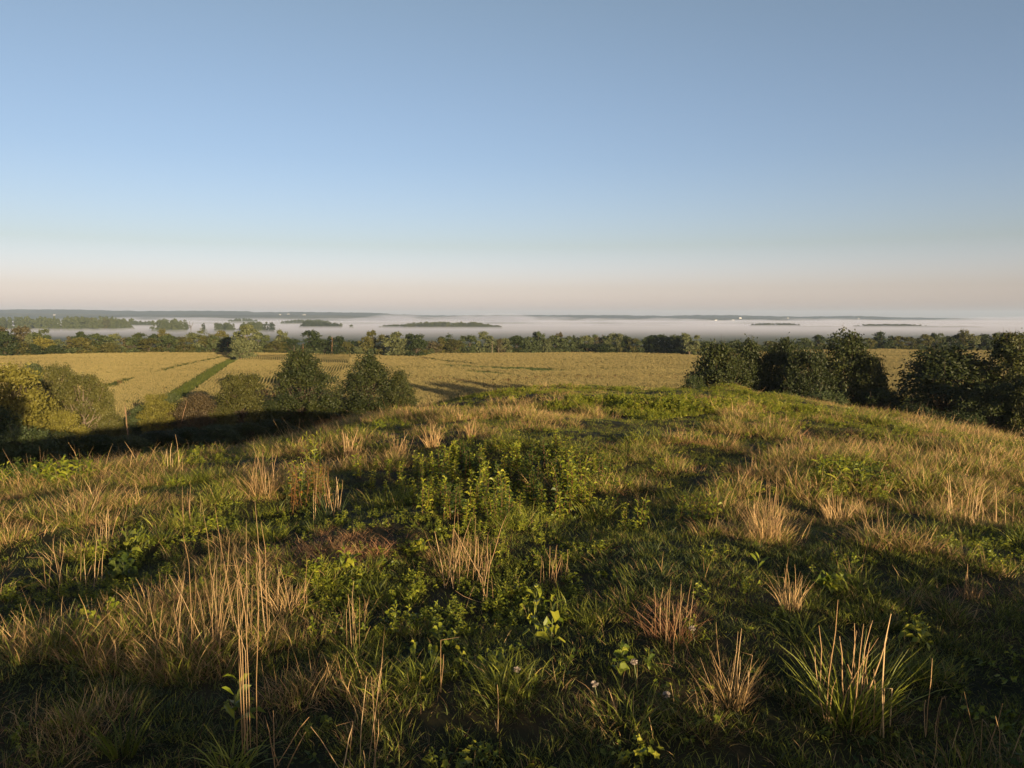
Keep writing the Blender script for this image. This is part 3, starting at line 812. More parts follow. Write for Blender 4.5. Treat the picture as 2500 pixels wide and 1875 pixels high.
# --- hedgerow and near trees, between the mound's foot and the corn
near = [
 # px, ytop, w, Y, shape, var, col, label
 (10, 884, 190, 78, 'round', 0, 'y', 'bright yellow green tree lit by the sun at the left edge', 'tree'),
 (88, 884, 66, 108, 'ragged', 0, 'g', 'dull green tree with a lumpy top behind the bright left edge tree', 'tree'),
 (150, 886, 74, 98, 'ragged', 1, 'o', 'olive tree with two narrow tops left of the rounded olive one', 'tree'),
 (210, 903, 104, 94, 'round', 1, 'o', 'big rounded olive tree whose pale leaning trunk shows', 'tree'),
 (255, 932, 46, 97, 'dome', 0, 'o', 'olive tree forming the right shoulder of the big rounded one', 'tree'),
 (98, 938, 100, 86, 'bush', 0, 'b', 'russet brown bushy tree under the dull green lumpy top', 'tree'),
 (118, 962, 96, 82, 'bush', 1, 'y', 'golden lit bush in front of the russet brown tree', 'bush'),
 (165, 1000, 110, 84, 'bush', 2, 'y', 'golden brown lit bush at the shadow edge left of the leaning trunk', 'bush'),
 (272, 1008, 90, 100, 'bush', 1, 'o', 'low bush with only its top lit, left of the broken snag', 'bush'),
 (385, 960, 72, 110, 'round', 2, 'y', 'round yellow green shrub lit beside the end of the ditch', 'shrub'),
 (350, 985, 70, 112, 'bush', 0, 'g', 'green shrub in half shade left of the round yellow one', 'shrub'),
 (490, 958, 96, 110, 'bush', 2, 'r', 'reddish brown twiggy shrub between broken trunks and the olive tree', 'shrub'),
 (425, 958, 60, 114, 'bush', 1, 'g', 'dusky green shrub at the near end of the ditch', 'shrub'),
 (590, 910, 118, 116, 'sparse', 0, 'o', 'ragged olive tree with forked limbs left of the left hedgerow oak', 'tree'),
 (650, 975, 84, 120, 'bush', 0, 'k', 'dark spreading shrub tucked under the left hedgerow oak', 'shrub'),
 (540, 990, 90, 112, 'bush', 2, 'o', 'olive shrub at the foot of the ragged forked tree', 'shrub'),
 (738, 849, 138, 128, 'oak', 0, 'k', 'left hedgerow oak, dark and pointed, taller of the two before the corn', 'tree'),
 (903, 860, 134, 134, 'oak', 1, 'k', 'right hedgerow oak, pyramid shaped, alone before the corn', 'tree'),
 (976, 900, 78, 133, 'oak', 2, 'k', 'smaller brownish oak joined to the right side of the right hedgerow oak', 'tree'),
 (880, 1000, 56, 124, 'bush', 1, 'k', 'small dark shrub at the foot of the right hedgerow oak', 'shrub'),
 (1052, 985, 60, 131, 'bush', 0, 'k', 'low dark shrub half hidden by the mound right of the hedgerow oaks', 'shrub'),
 # right
 (1748, 829, 160, 100, 'oak', 0, 'k', 'first dark oak of the right hand group, its slope facing the corn', 'tree'),
 (1822, 822, 128, 104, 'oak', 2, 'k', 'second dark oak of the right hand group, twin topped', 'tree'),
 (1690, 912, 80, 98, 'bush', 1, 'd', 'low dark bush at the left foot of the first right oak', 'bush'),
 (1905, 822, 122, 103, 'dome', 1, 'k', 'third dark oak of the right hand group with straggly upright tips', 'tree'),
 (1965, 848, 110, 98, 'ragged', 1, 'k', 'dusty green oak in front of and left of the tallest right oak', 'tree'),
 (2062, 804, 170, 103, 'oak', 1, 'k', 'tallest right oak, two spires on its top rising into the fog', 'tree'),
 (2120, 860, 90, 100, 'dome', 0, 'k', 'drooping oak on the right flank of the tallest one', 'tree'),
 (2150, 945, 130, 95, 'bush', 0, 'd', 'spreading dark bush in the gap between the right oaks', 'bush'),
 (2295, 840, 240, 94, 'dome', 2, 'k', 'round wide oak alone right of the corn gap', 'tree'),
 (2460, 808, 190, 90, 'dome', 1, 'k', 'rightmost near oak, tall and cut by the right edge', 'tree'),
 (2420, 930, 150, 84, 'round', 2, 'k', 'dim lower tree before the rightmost near oak', 'tree'),
 (2520, 905, 110, 80, 'round', 0, 'k', 'small tree at the right edge whose stem stands on the lawn', 'tree'),
]
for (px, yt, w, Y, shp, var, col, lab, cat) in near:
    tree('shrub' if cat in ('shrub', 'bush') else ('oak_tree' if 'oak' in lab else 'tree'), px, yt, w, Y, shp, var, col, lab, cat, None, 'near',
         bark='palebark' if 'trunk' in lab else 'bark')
# thicket in the mound's shadow
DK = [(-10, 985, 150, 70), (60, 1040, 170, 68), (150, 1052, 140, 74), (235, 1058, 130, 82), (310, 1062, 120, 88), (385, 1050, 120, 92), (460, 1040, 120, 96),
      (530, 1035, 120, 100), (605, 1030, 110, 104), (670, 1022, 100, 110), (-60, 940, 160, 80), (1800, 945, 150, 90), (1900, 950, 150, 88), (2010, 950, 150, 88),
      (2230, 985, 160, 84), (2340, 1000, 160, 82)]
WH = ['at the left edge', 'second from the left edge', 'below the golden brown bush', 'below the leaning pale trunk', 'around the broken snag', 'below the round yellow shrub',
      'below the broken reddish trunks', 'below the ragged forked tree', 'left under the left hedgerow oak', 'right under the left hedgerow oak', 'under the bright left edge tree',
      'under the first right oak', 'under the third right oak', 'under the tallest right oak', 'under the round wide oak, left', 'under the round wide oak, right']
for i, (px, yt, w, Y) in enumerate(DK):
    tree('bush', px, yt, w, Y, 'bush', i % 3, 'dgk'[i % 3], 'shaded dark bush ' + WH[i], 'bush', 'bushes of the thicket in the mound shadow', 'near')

# a tree on the left flank of the mound, just outside the frame: its shadow falls on the left edge trees
e = link('tree', None, loc=(-29.0, 31.0, hz(-29.0, 31.0) - 0.1)); _me, _tr, _ph, _pw = proto('round', 0, 'near'); e.scale = (1.15, 1.15, 1.0)
set_mat(link('crown', _me, e), FOL['g']); link('trunk', _tr, e)
tag(e, 'tree on the left flank of the mound, outside the photo, shading the left edge trees', 'tree')
# snags
def snag(px, ytop, Y, lean, r0, label, mat=M['deadwood'], ybase=None, seed=0):
    rng_ = np.random.default_rng(seed); x, y, z = at(px, Y); H = ztop(px, ytop, Y) - z
    e = link('snag', None, loc=(x, y, z - 0.1))
    n_ = 9; A = Acc(); B = Acc(); top = np.array([lean, 0, H])
    pts = [top * i / (n_ - 1) + np.array([rng_.normal(0, 0.03), rng_.normal(0, 0.03), 0]) for i in range(n_)]
    v, f = tube(pts, [r0 * (1.4 if i == 0 else 1) * (1 - 0.45 * i / (n_ - 1)) for i in range(n_)], 9)
    A.add(v, f); link('trunk', A.mesh('trunk', [mat], True), e)
    for k in range(5):
        an = k * 1.26; b = top + 0.4 * r0 * np.array([math.cos(an), math.sin(an), 0]); hh = rng_.uniform(0.25, 1.1)
        B.add(*tube([b - (0, 0, .15), b + np.array([lean / H * hh, 0, hh])], [r0 * 0.28, 0.01], 5))
    link('splintered_top', B.mesh('splintered_top', [mat], True), e)
    return tag(e, label, 'tree stump')
snag(318, 1003, 93, -0.3, 0.12, 'broken upright snag with a splintered pale top rising from the dark thicket', seed=2)
snag(428, 992, 108, 1.6, 0.07, 'broken trunk leaning right with an orange lit splintered end', seed=3)
snag(452, 1002, 109, 1.3, 0.045, 'thinner broken limb just right of the leaning broken trunk', seed=4)

# ------------------------------------------------------------------ valley: groves in the fog, hills, farms
def grove(px0, px1, yt, Y, col, label, seed, taper=(1, 1), n=None, depth=90, zb=ZFLOOD, res='vfar'):
    """a far-off wood that reads as one mass: many crowns in one mesh"""
    rng_ = np.random.default_rng(seed)
    x0 = (px0 - 1250) / FPX * Y; x1 = (px1 - 1250) / FPX * Y
    W = x1 - x0; Hm = ztop((px0 + px1) / 2, yt, Y) - zb
    n = n or max(8, int(W / 9) * 4)
    Vs = []; Ts = []
    for i in range(n):
        f = rng_.random(); x = x0 + W * f; yy = Y + rng_.uniform(0, depth)
        e = min(1, (f + 0.04) / 0.22) if taper[0] < 1 else 1
        e2 = min(1, (1 - f + 0.04) / 0.22) if taper[1] < 1 else 1
        h = Hm * rng_.uniform(0.74, 1.0) * (taper[0] + (1 - taper[0]) * e) * (taper[1] + (1 - taper[1]) * e2)
        w = rng_.uniform(12, 20)
        me, tr, PH, PW = proto(['round', 'dome', 'tall'][i % 3], i % 2, 'vfar')
        c = PCACHE.get(me.name)
        if c is None:
            c = np.zeros(len(me.vertices) * 3, np.float32); me.vertices.foreach_get('co', c); c = c.reshape(-1, 3)
            tt = np.zeros(len(me.vertices), np.float32); me.attributes['tone'].data.foreach_get('value', tt)
            PCACHE[me.name] = (c, tt); c = PCACHE[me.name]
        v, tt = c; an = rng_.uniform(0, 6.28); ca, sa = math.cos(an), math.sin(an)
        q = np.stack([(v[:, 0] * ca - v[:, 1] * sa) * w / PW, (v[:, 0] * sa + v[:, 1] * ca) * w / PW, v[:, 2] * h / PH], 1)
        # the leaf sprays grow with the crown, so enlarge nothing else
        Vs.append(q + np.array([x, yy, zb])); Ts.append(np.clip(tt * 0.6 + rng_.random() * 0.4, 0, 1))
    V = np.concatenate(Vs)
    o = link('distant_wood', new_mesh('distant_wood', V, np.arange(len(V)).reshape(-1, 4), [FOL[col]], {'tone': np.concatenate(Ts)}))
    return tag(o, label, 'wood', kind='stuff')
PCACHE = {}
grove(-160, 258, 772, 1900, 'g', 'long green wood above the fog at the far left', 1, (1, .8), depth=160)
grove(150, 262, 774, 1960, 'o', 'rounded right end of the long left wood', 12, (1, .8), depth=60)
grove(250, 372, 783, 2700, 'g', 'faint thin wood line right of the long left wood', 2, (1, .6))
grove(366, 434, 778, 1750, 'g', 'dark compact grove standing in fog at left', 3, (.72, 1), depth=60)
grove(520, 562, 788, 1750, 'g', 'small low grove standing in fog above the great ditch tree', 4, (1, .8), depth=50)
grove(574, 641, 785, 1750, 'g', 'arched dark grove in fog beside two lone trees', 5, (.7, .7), depth=50)
grove(730, 795, 783, 2300, 'd', 'humped dark wood island in the fog left of centre', 6, (.6, .8), depth=60)
grove(793, 826, 787, 2300, 'd', 'small knob of trees right of the humped wood island', 7, (1, .7), depth=40)
grove(925, 990, 792, 2350, 'g', 'hazy low wood leading to the long wood island', 8, (.6, 1))
grove(985, 1195, 785, 2250, 'g', 'long wood island in the fog near the centre', 9, (.75, .55), depth=120)
grove(1160, 1224, 793, 2250, 'g', 'low right tip of the long wood island', 10, (1, .6), depth=60)
for k_, (a, b, yt, Y) in enumerate([(560, 620, 777, 3600), (690, 800, 780, 3300), (1450, 1640, 793, 3000), (1845, 1955, 789, 2700), (1960, 2060, 796, 2600),
                                    (2110, 2260, 791, 2500), (2240, 2400, 796, 2450)]):
    grove(a, b, yt, Y, 'g', ['faint grove far up the valley left', 'faint wood behind the humped wood island', 'barely seen wood line in fog right of centre',
          'misty wood in fog over the right oaks', 'misty low wood left of the tallest right oak', 'misty wood humps above the haycock tree',
          'misty low wood towards the right edge'][k_], 20 + k_, (.7, .7), depth=80)
def valley_tree(px, yt, w, Y, shp, col, label):
    return tree('tree', px, yt, w, Y, shp, 0, col, label, 'tree', 'lone trees standing in the valley fog', 'far', zbase=ZFLOOD)
valley_tree(663, 787, 19, 1750, 'ragged', 'd', 'lone round dark tree standing in fog, right of the arched grove')
valley_tree(650, 786, 12, 1760, 'tall', 'd', 'crooked slim tree in fog between the arched grove and the lone round one')
valley_tree(497, 789, 10, 1800, 'ragged', 'd', 'little wispy tree in fog right of the dead forked one')
valley_tree(832, 789, 10, 2300, 'round', 'g', 'tiny tree in fog right of the wood knob')
valley_tree(858, 792, 12, 2300, 'bush', 'g', 'tiny low tree in fog between the two wood islands')
def bare_valley(px, yt, Y, label, seed, lean):
    x = (px - 1250) / FPX * Y; H = ztop(px, yt, Y) - ZFLOOD
    e = link('dead_tree', None, loc=(x, Y, ZFLOOD)); A = Acc()
    A.add(*tube([(0, 0, 0), (0, 0, H * .45)], [0.9, 0.7], 7)); link('trunk', A.mesh('trunk', [M['bark']]), e)
    B = Acc(); B.add(*tube([(0, 0, H * .42), (-2, 0, H * .7), (-2.6, 0, H)], [0.7, 0.5, 0.2], 6)); link('branch', B.mesh('branch', [M['bark']]), e)
    B = Acc(); B.add(*tube([(0, 0, H * .42), (3, 0, H * .68), (5.5, 1, H * .9)], [0.65, 0.5, 0.2], 6)); link('branch', B.mesh('branch', [M['bark']]), e)
    B = Acc(); B.add(*tube([(0, 0, H * .36), (-3.5, 0, H * .5), (-5, 1, H * .55)], [0.4, 0.3, 0.1], 6)); link('branch', B.mesh('branch', [M['bark']]), e)
    return tag(e, label, 'dead tree')
bare_valley(468, 784, 1780, 'forked dead tree standing in the fog right of the compact grove', 1, 0)
bare_valley(437, 790, 1800, 'thin dead stub at the right edge of the compact fog grove', 2, 0)

# far hills: solid wooded ridges with a bumpy canopy
HILL = [(-400, 754), (0, 755), (150, 755), (330, 759), (450, 758), (590, 759), (605, 762), (720, 761), (900, 763), (960, 767), (1050, 770), (1150, 769), (1250, 769), (1400, 769),
        (1500, 769), (1640, 771), (1700, 769), (1780, 769), (1950, 773), (2090, 771), (2200, 775), (2350, 777), (2500, 779), (2900, 780)]
RIDGE = {}
def ridge(name, prof, Y, depth, label, seed, mat, bumps=7.0, frontslope=0.5):
    xs = np.arange(-0.85, 0.85, 0.0011) * Y
    px = 1250 + xs / Y * FPX
    top = np.interp(px, [p[0] for p in prof], [p[1] for p in prof])
    zt = EYE + (ZH - top) / FPX * Y
    ys = np.linspace(0, 1, 15)
    X, S = np.meshgrid(xs, ys)
    prof_s = np.interp(ys, [0, 0.2, 0.5, 0.7, 1.0], [0, 0.35, 0.95, 1.0, 0.1])
    bz = (fbm(X / 60, S * 30, seed, 3) - 0.6) * bumps * 2 + (fbm(X / 420, S * 4, seed + 9, 2) - 0.5) * bumps * 3 * (S < 0.45)
    Z = ZFLOOD - 2 + (zt[None, :] - ZFLOOD + 2) * prof_s[:, None] + bz * (S > 0.08)
    Yy = Y + (S - 0.55) * depth + 60 * (vnoise(X / 500, S * 0, seed + 3) - 0.5)
    RIDGE[name] = (xs, Yy, Z)
    V = np.stack([X, Yy, Z], -1).reshape(-1, 3)
    nr, nc = X.shape; i = np.arange(nr - 1)[:, None]; j = np.arange(nc - 1)[None, :]
    F = np.stack([i * nc + j, i * nc + j + 1, (i + 1) * nc + j + 1, (i + 1) * nc + j], -1).reshape(-1, 4)
    return tag(link(name, new_mesh(name, V, F, [mat])), label, None, kind='structure')
ZH = 937.5 - math.tan(PITCH) * FPX
ridge('hills', HILL, 8000, 1800, 'low wooded hills along the horizon', 5, M['hills'])
M['slopes'] = noise_mat('hill_fields', [(0.018, 0.025, 0.014), (0.03, 0.04, 0.02), (0.10, 0.10, 0.06), (0.025, 0.034, 0.018)], 0.0035, 6, stretch=(0.35, 1, 1), lo=0.3, hi=0.75)
ridge('hill_slopes', [(-400, 764), (0, 764), (200, 766), (330, 768), (600, 768), (800, 768), (960, 773), (1100, 776), (1300, 777), (1500, 777), (1800, 776), (2100, 778), (2500, 785), (2900, 785)],
      6400, 1200, 'lower farm slopes in front of the hills', 8, M['slopes'], bumps=4)

def on_slope(px, py):
    xs, YY, ZZ = RIDGE['hill_slopes']; best = None
    for k in range(len(YY)):
        y = float(np.interp((px - 1250) / FPX * 6200, xs, YY[k])); z = float(np.interp((px - 1250) / FPX * y, xs, ZZ[k])); zr = EYE + (ZH - py) / FPX * y
        if z >= zr or k == len(YY) - 1: return y, z
    return y, z
def barn(px, py, w, Y, h, label, rz=0.1, dormer=False, roofpitch=0.28, name='barn'):
    """white farm building: walls, gable roof"""
    Y, z = on_slope(px, py + 1.5); h = min(h, 7.5); x = (px - 1250) / FPX * Y
    L_ = w / FPX * Y; D = L_ * 0.35; hw = h * 0.62
    e = link(name, None, loc=(x, Y, z), rz=rz)
    base = -2.5
    v = [(-L_/2, -D/2, base), (L_/2, -D/2, base), (L_/2, D/2, base), (-L_/2, D/2, base), (-L_/2, -D/2, hw), (L_/2, -D/2, hw), (L_/2, D/2, hw), (-L_/2, D/2, hw), (-L_/2, 0, h), (L_/2, 0, h)]
    wm, rm_ = ('white', 'roofm') if 1700 < px < 1900 else ('dimwhite', 'dimwhite')
    link('wall', new_mesh('wall', v, [np.array([(0, 1, 5, 4), (1, 2, 6, 5), (2, 3, 7, 6), (3, 0, 4, 7)]), np.array([(5, 6, 9), (7, 4, 8)])], [M[wm]]), e)
    o_ = 0.6
    rv = [(-L_/2-o_, -D/2-o_, hw-.2), (L_/2+o_, -D/2-o_, hw-.2), (L_/2+o_, 0, h+.3), (-L_/2-o_, 0, h+.3), (L_/2+o_, D/2+o_, hw-.2), (-L_/2-o_, D/2+o_, hw-.2)]
    rv2 = [(a, b, c + .3) for a, b, c in rv]
    F = np.array([(0, 1, 2, 3), (3, 2, 4, 5), (6, 9, 8, 7), (9, 11, 10, 8), (0, 6, 7, 1), (5, 4, 10, 11), (0, 3, 9, 6), (3, 5, 11, 9), (1, 7, 8, 2), (2, 8, 10, 4)])
    link('roof', new_mesh('roof', rv + rv2, F, [M[rm_]]), e)
    return tag(e, label, 'building', 'white farm buildings far across the valley')
YB = 5600
barn(1733, 784, 11, YB, 14, 'long white farm building, left of the white pair above the right fog')
barn(1757, 784, 10, YB, 14, 'long white farm building, right of the white pair above the right fog')
barn(1746, 782, 6, YB + 100, 8, 'small white shed between the two long white buildings')
barn(1788, 782, 5, YB, 10, 'small white house right of the white pair')
barn(1805, 777, 7, YB + 200, 12, 'white house higher on the slope right of the white pair', rz=0.4)
barn(1921, 777, 5, YB, 12, 'tiny white house on the hill above the third right oak')
barn(2093, 778, 5, YB, 12, 'tiny white house on the hill near the tallest right oak')
barn(137, 770, 5, 5400, 18, 'white upright house on the slope at the far left', rz=0.5)
barn(686, 769, 5, 5500, 10, 'small white barn on the slope left of centre', rz=0.3)
barn(706, 767, 6, 5500, 10, 'second small white barn on the slope left of centre', rz=-0.2)
barn(745, 768, 8, 5500, 10, 'long low pale barn on the slope above the humped wood')
barn(755, 766, 4, 5550, 10, 'tiny pale house just above the long low pale barn')

# ------------------------------------------------------------------ fog banks (closed volumes) and haze
def vol_mat(name, dens, col, aniso=0.0):
    m, nt, out = mat_new(name)
    v = nt.nodes.new('ShaderNodeVolumePrincipled')
    v.inputs['Color'].default_value = (*col, 1); v.inputs['Density'].default_value = dens; v.inputs['Anisotropy'].default_value = aniso
    nt.links.new(v.outputs[0], out.inputs['Volume'])
    return m
def vol_noise(name, dens, col, sc, lo=0.35, hi=0.65):
    m, nt, out = mat_new(name)
    v = nt.nodes.new('ShaderNodeVolumePrincipled'); v.inputs['Color'].default_value = (*col, 1)
    tc = nt.nodes.new('ShaderNodeTexCoord'); mp = nt.nodes.new('ShaderNodeMapping'); mp.inputs['Scale'].default_value = (1, 0.35, 4.5)
    nz = nt.nodes.new('ShaderNodeTexNoise'); nz.inputs['Scale'].default_value = sc; nz.inputs['Detail'].default_value = 3
    mr = nt.nodes.new('ShaderNodeMapRange'); mr.inputs[1].default_value = lo; mr.inputs[2].default_value = hi; mr.inputs[3].default_value = 0.0; mr.inputs[4].default_value = dens
    nt.links.new(tc.outputs['Object'], mp.inputs[0]); nt.links.new(mp.outputs[0], nz.inputs['Vector']); nt.links.new(nz.outputs[0], mr.inputs[0]); nt.links.new(mr.outputs[0], v.inputs['Density'])
    nt.links.new(v.outputs[0], out.inputs['Volume'])
    return m
def fog_slab(name, px0, px1, Y0, Y1, topfn, dens, label, zbot=ZFLOOD + 0.3, col=(0.72, 0.755, 0.93), nx=160, ny=24, noise=None):
    us = np.linspace((px0 - 1250) / FPX, (px1 - 1250) / FPX, nx); vs = np.linspace(0, 1, ny)
    U, S = np.meshgrid(us, vs)
    Yy = Y0 + (Y1 - Y0) * S; X = U * Yy
    Z = np.maximum(topfn(1250 + U * FPX, Yy, X, S), zbot + 0.2)
    edge = (S == 0) | (S == 1) | (U == us[0]) | (U == us[-1])
    Z = np.where(edge, zbot + 0.2, Z)
    nn = nx * ny
    V = np.concatenate([np.stack([X, Yy, Z], -1).reshape(-1, 3), np.stack([X, Yy, np.full_like(X, zbot)], -1).reshape(-1, 3)])
    i = np.arange(ny - 1)[:, None]; j = np.arange(nx - 1)[None, :]
    T = np.stack([i * nx + j, i * nx + j + 1, (i + 1) * nx + j + 1, (i + 1) * nx + j], -1).reshape(-1, 4)
    B = (T + nn)[:, ::-1]
    s1 = [(a, a + nn, a + 1 + nn, a + 1) for a in range(nx - 1)]
    b0 = (ny - 1) * nx
    s2 = [(b0 + a + 1, b0 + a + 1 + nn, b0 + a + nn, b0 + a) for a in range(nx - 1)]
    s3 = [((a + 1) * nx, (a + 1) * nx + nn, a * nx + nn, a * nx) for a in range(ny - 1)]
    s4 = [(a * nx + nx - 1, a * nx + nx - 1 + nn, (a + 1) * nx + nx - 1 + nn, (a + 1) * nx + nx - 1) for a in range(ny - 1)]
    F = np.concatenate([T, B, np.array(s1 + s2 + s3 + s4)])
    o = link(name, new_mesh(name, V, F, [vol_noise(name, dens, col, noise) if noise else vol_mat(name, dens, col)], smooth=False))
    return tag(o, label, 'fog', kind='stuff')

def t_front(px, Yy, X, S):
    return ZFLOOD + 0.4 + 8.2 * sstep(1150, 1800, Yy) + 2.2 * (fbm(X / 260, Yy / 420, 91, 3) - 0.5)
fog_slab('fog_bank', -500, 3000, 1120, 3400, t_front, 0.0030, 'flat pale fog lying over the valley floor')
def t_mid(px, Yy, X, S):
    return ZFLOOD + 1 + 14 * sstep(0, .35, S) * (0.7 + 0.6 * fbm(X / 500, Yy / 900, 92, 3))
fog_slab('fog_bank', -450, 3000, 2750, 4600, t_mid, 0.0026, 'second fog layer behind the wood islands', noise=0.004)
FT = [(-400, 783), (0, 784), (200, 781), (300, 776), (430, 775), (600, 778), (800, 780), (900, 775), (960, 769), (1000, 769), (1060, 774), (1130, 772), (1190, 767), (1230, 765), (1260, 768),
      (1300, 773), (1350, 775), (1400, 777), (1480, 778), (1530, 780), (1600, 777), (1680, 779), (1750, 782), (1900, 781), (2000, 778), (2060, 779), (2150, 782), (2250, 782), (2330, 779), (2400, 775),
      (2500, 773), (2900, 771)]
def t_far(k, seed):
    def f(px, Yy, X, S):
        yt = np.interp(px + 14 * (vnoise(X / 300, X * 0, seed) - .5), [p[0] for p in FT], [p[1] for p in FT])
        zt = EYE + (ZH - (yt + k)) / FPX * 5000
        return ZFLOOD + (zt - ZFLOOD) * np.sin(np.pi * np.clip(S, 0, 1)) ** 0.5 + 9 * (fbm(X / 170, Yy / 500, seed, 4) - 0.5)
    return f
fog_slab('fog_bank', -350, 2950, 4650, 5350, t_far(5.5, 101), 0.0016, 'thick lower part of the billowing far fog', nx=420, ny=16)
fog_slab('fog_bank', -350, 2950, 4650, 5350, t_far(0, 102), 0.0022, 'billowing fog in front of the hills', nx=420, ny=16, noise=0.0045, zbot=ZFLOOD + 0.1)
fog_slab('fog_bank', -350, 2950, 4650, 5350, t_far(-2.5, 103), 0.0016, 'thin wispy top of the billowing far fog', nx=420, ny=16, noise=0.008, zbot=ZFLOOD + 0.2)

def box_mesh(name, a, b, mat):
    (x0, y0, z0), (x1, y1, z1) = a, b
    v = [(x0, y0, z0), (x1, y0, z0), (x1, y1, z0), (x0, y1, z0), (x0, y0, z1), (x1, y0, z1), (x1, y1, z1), (x0, y1, z1)]
    f = [(0, 3, 2, 1), (4, 5, 6, 7), (0, 1, 5, 4), (1, 2, 6, 5), (2, 3, 7, 6), (3, 0, 4, 7)]
    return new_mesh(name, v, np.array(f), [mat])
tag(link('haze', box_mesh('haze', (-15500, -15500, ZFLOOD - 6), (15500, 15500, 118), vol_mat('haze_air', 0.000065, (0.60, 0.76, 1.0)))), 'thin morning haze over the valley', 'haze', kind='stuff')

# ------------------------------------------------------------------ meadow on the mound
def greens(i): return 900 + i
P = []
def add(*a): P.append(a); return len(P) - 1
K = {'shortlime': [], 'short': [], 'shortcool': [], 'long': [], 'mix': [], 'dry': [], 'rust': [], 'thatch': [], 'weed': [], 'stalk': []}
_protos = []
def reg(k, me): _protos.append(me); K[k].append(len(_protos) - 1)
for i in range(4):
    reg('short', tuft('t', 10 + i, [('green', 56, 0.15, 0.035, 0.11, 0.005, 0.9, 0.6, 3), ('lime', 16, 0.15, 0.04, 0.12, 0.0045, 0.8, 0.6, 3), ('dry', 9, 0.15, 0.04, 0.16, 0.0028, 1.2, 1.1, 3), ('rust', 5, 0.15, 0.05, 0.16, 0.0025, 0.8, 1.5, 2)]))
    reg('shortcool', tuft('t', 20 + i, [('cool', 52, 0.16, 0.04, 0.12, 0.005, 1.0, 0.6, 3), ('green', 20, 0.16, 0.04, 0.12, 0.005, 0.8, 0.6, 3), ('dry', 5, 0.15, 0.05, 0.16, 0.0028, 1.0, 1.2, 3)]))
    reg('shortlime', tuft('t', 25 + i, [('lime', 34, 0.15, 0.035, 0.11, 0.005, 0.9, 0.6, 3), ('green', 30, 0.15, 0.035, 0.11, 0.005, 0.9, 0.6, 3), ('dry', 8, 0.15, 0.05, 0.16, 0.0028, 1.2, 1.1, 3)]))
    reg('long', tuft('t', 30 + i, [('green', 40, 0.12, 0.09, 0.23, 0.006, 1.3, 0.5, 4), ('lime', 12, 0.12, 0.10, 0.24, 0.0055, 1.1, 0.45, 4), ('dry', 9, 0.13, 0.08, 0.2, 0.004, 1.2, 0.6, 3)]))
    reg('mix', tuft('t', 40 + i, [('green', 26, 0.15, 0.06, 0.16, 0.0055, 1.2, 0.6, 3), ('dry', 24, 0.15, 0.06, 0.19, 0.0035, 1.0, 0.6, 3), ('lime', 10, 0.15, 0.06, 0.16, 0.005, 1.1, 0.5, 3)]))
    reg('dry', tuft('t', 50 + i, [('dry', 32, 0.15, 0.06, 0.24, 0.0032, 0.9, 0.6, 3), ('green', 22, 0.14, 0.06, 0.16, 0.0055, 1.0, 0.5, 3), ('lime', 10, 0.14, 0.06, 0.18, 0.005, 1.0, 0.5, 3), ('rust', 14, 0.16, 0.05, 0.18, 0.0032, 1.1, 0.9, 3)]))
    reg('rust', tuft('t', 60 + i, [('rust', 50, 0.17, 0.06, 0.18, 0.0035, 1.5, 0.9, 3), ('dry', 18, 0.14, 0.07, 0.18, 0.0035, 1.2, 0.8, 3)]))
    reg('stalk', tuft('t', 80 + i, [('stalk', 4, 0.10, 0.18, 0.40, 0.003, 0.15, 0.3, 2), ('dry', 9, 0.1, 0.1, 0.3, 0.003, 0.5, 0.4, 3)]))

def leafy(seed, n_leaves, h, leaf_l, leaf_w, mk, stem_mk, droop=0.5, opp=False, base_r=0.0):
    """single stem with leaves; returns (stem mesh, foliage mesh)"""
    rng_ = np.random.default_rng(seed)
    top = np.array([rng_.normal(0, 0.08) * h, rng_.normal(0, 0.08) * h, h])
    pts = [top * f + np.array([0, 0, -0.02]) for f in (0, .33, .66, 1)]
    sv, sf = tube(pts, [0.0045 * h / 0.4, 0.004 * h / 0.4, 0.003 * h / 0.4, 0.0015], 5)
    A = Acc()
    for i in range(n_leaves):
        f = 0.12 + 0.88 * (i + 0.5) / n_leaves
        for side in ((0, math.pi) if opp else (0,)):
            an = i * (1.57 if opp else 2.4) + side + rng_.normal(0, 0.25)
            d = np.array([math.cos(an), math.sin(an), 0]); s = np.array([-d[1], d[0], 0])
            ll = leaf_l * rng_.uniform(0.7, 1.25) * (1.05 - 0.45 * f ** 3); w = leaf_w * rng_.uniform(0.8, 1.25) * (ll / leaf_l)
            e0 = rng_.uniform(0.35, 1.0) + 0.35 * f ** 3; dr_ = droop * rng_.uniform(0.5, 1.8)
            b = top * f; roll = rng_.normal(0, 0.55); s = s * math.cos(roll) + np.array([0, 0, math.sin(roll)])
            def seg_(e): return d * math.cos(e) + np.array([0, 0, math.sin(e)])
            p1 = b + seg_(e0) * ll * 0.35; p2 = p1 + seg_(e0 - dr_) * ll * 0.35; p3 = p2 + seg_(e0 - 2 * dr_) * ll * 0.3
            fold = np.array([0, 0, w * 0.22])
            V = np.array([b, p1 - s * w * .5 + fold, p1, p1 + s * w * .5 + fold, p2 - s * w * .42 + fold, p2, p2 + s * w * .42 + fold, p3])
            A.add(V, np.array([(0, 2, 1), (0, 3, 2), (4, 5, 7), (5, 6, 7)]), rng_.random()); A.n -= len(V); 
            A.v.pop(); A.a.pop(); last = A.f.pop()
            tn = rng_.random()
            A.v.append(V); A.a.append(np.full(8, tn)); A.f.append(last)
            A.f.append(np.array([(1, 2, 5, 4), (2, 3, 6, 5)]) + A.n); A.n += 8
    return sv, sf, A

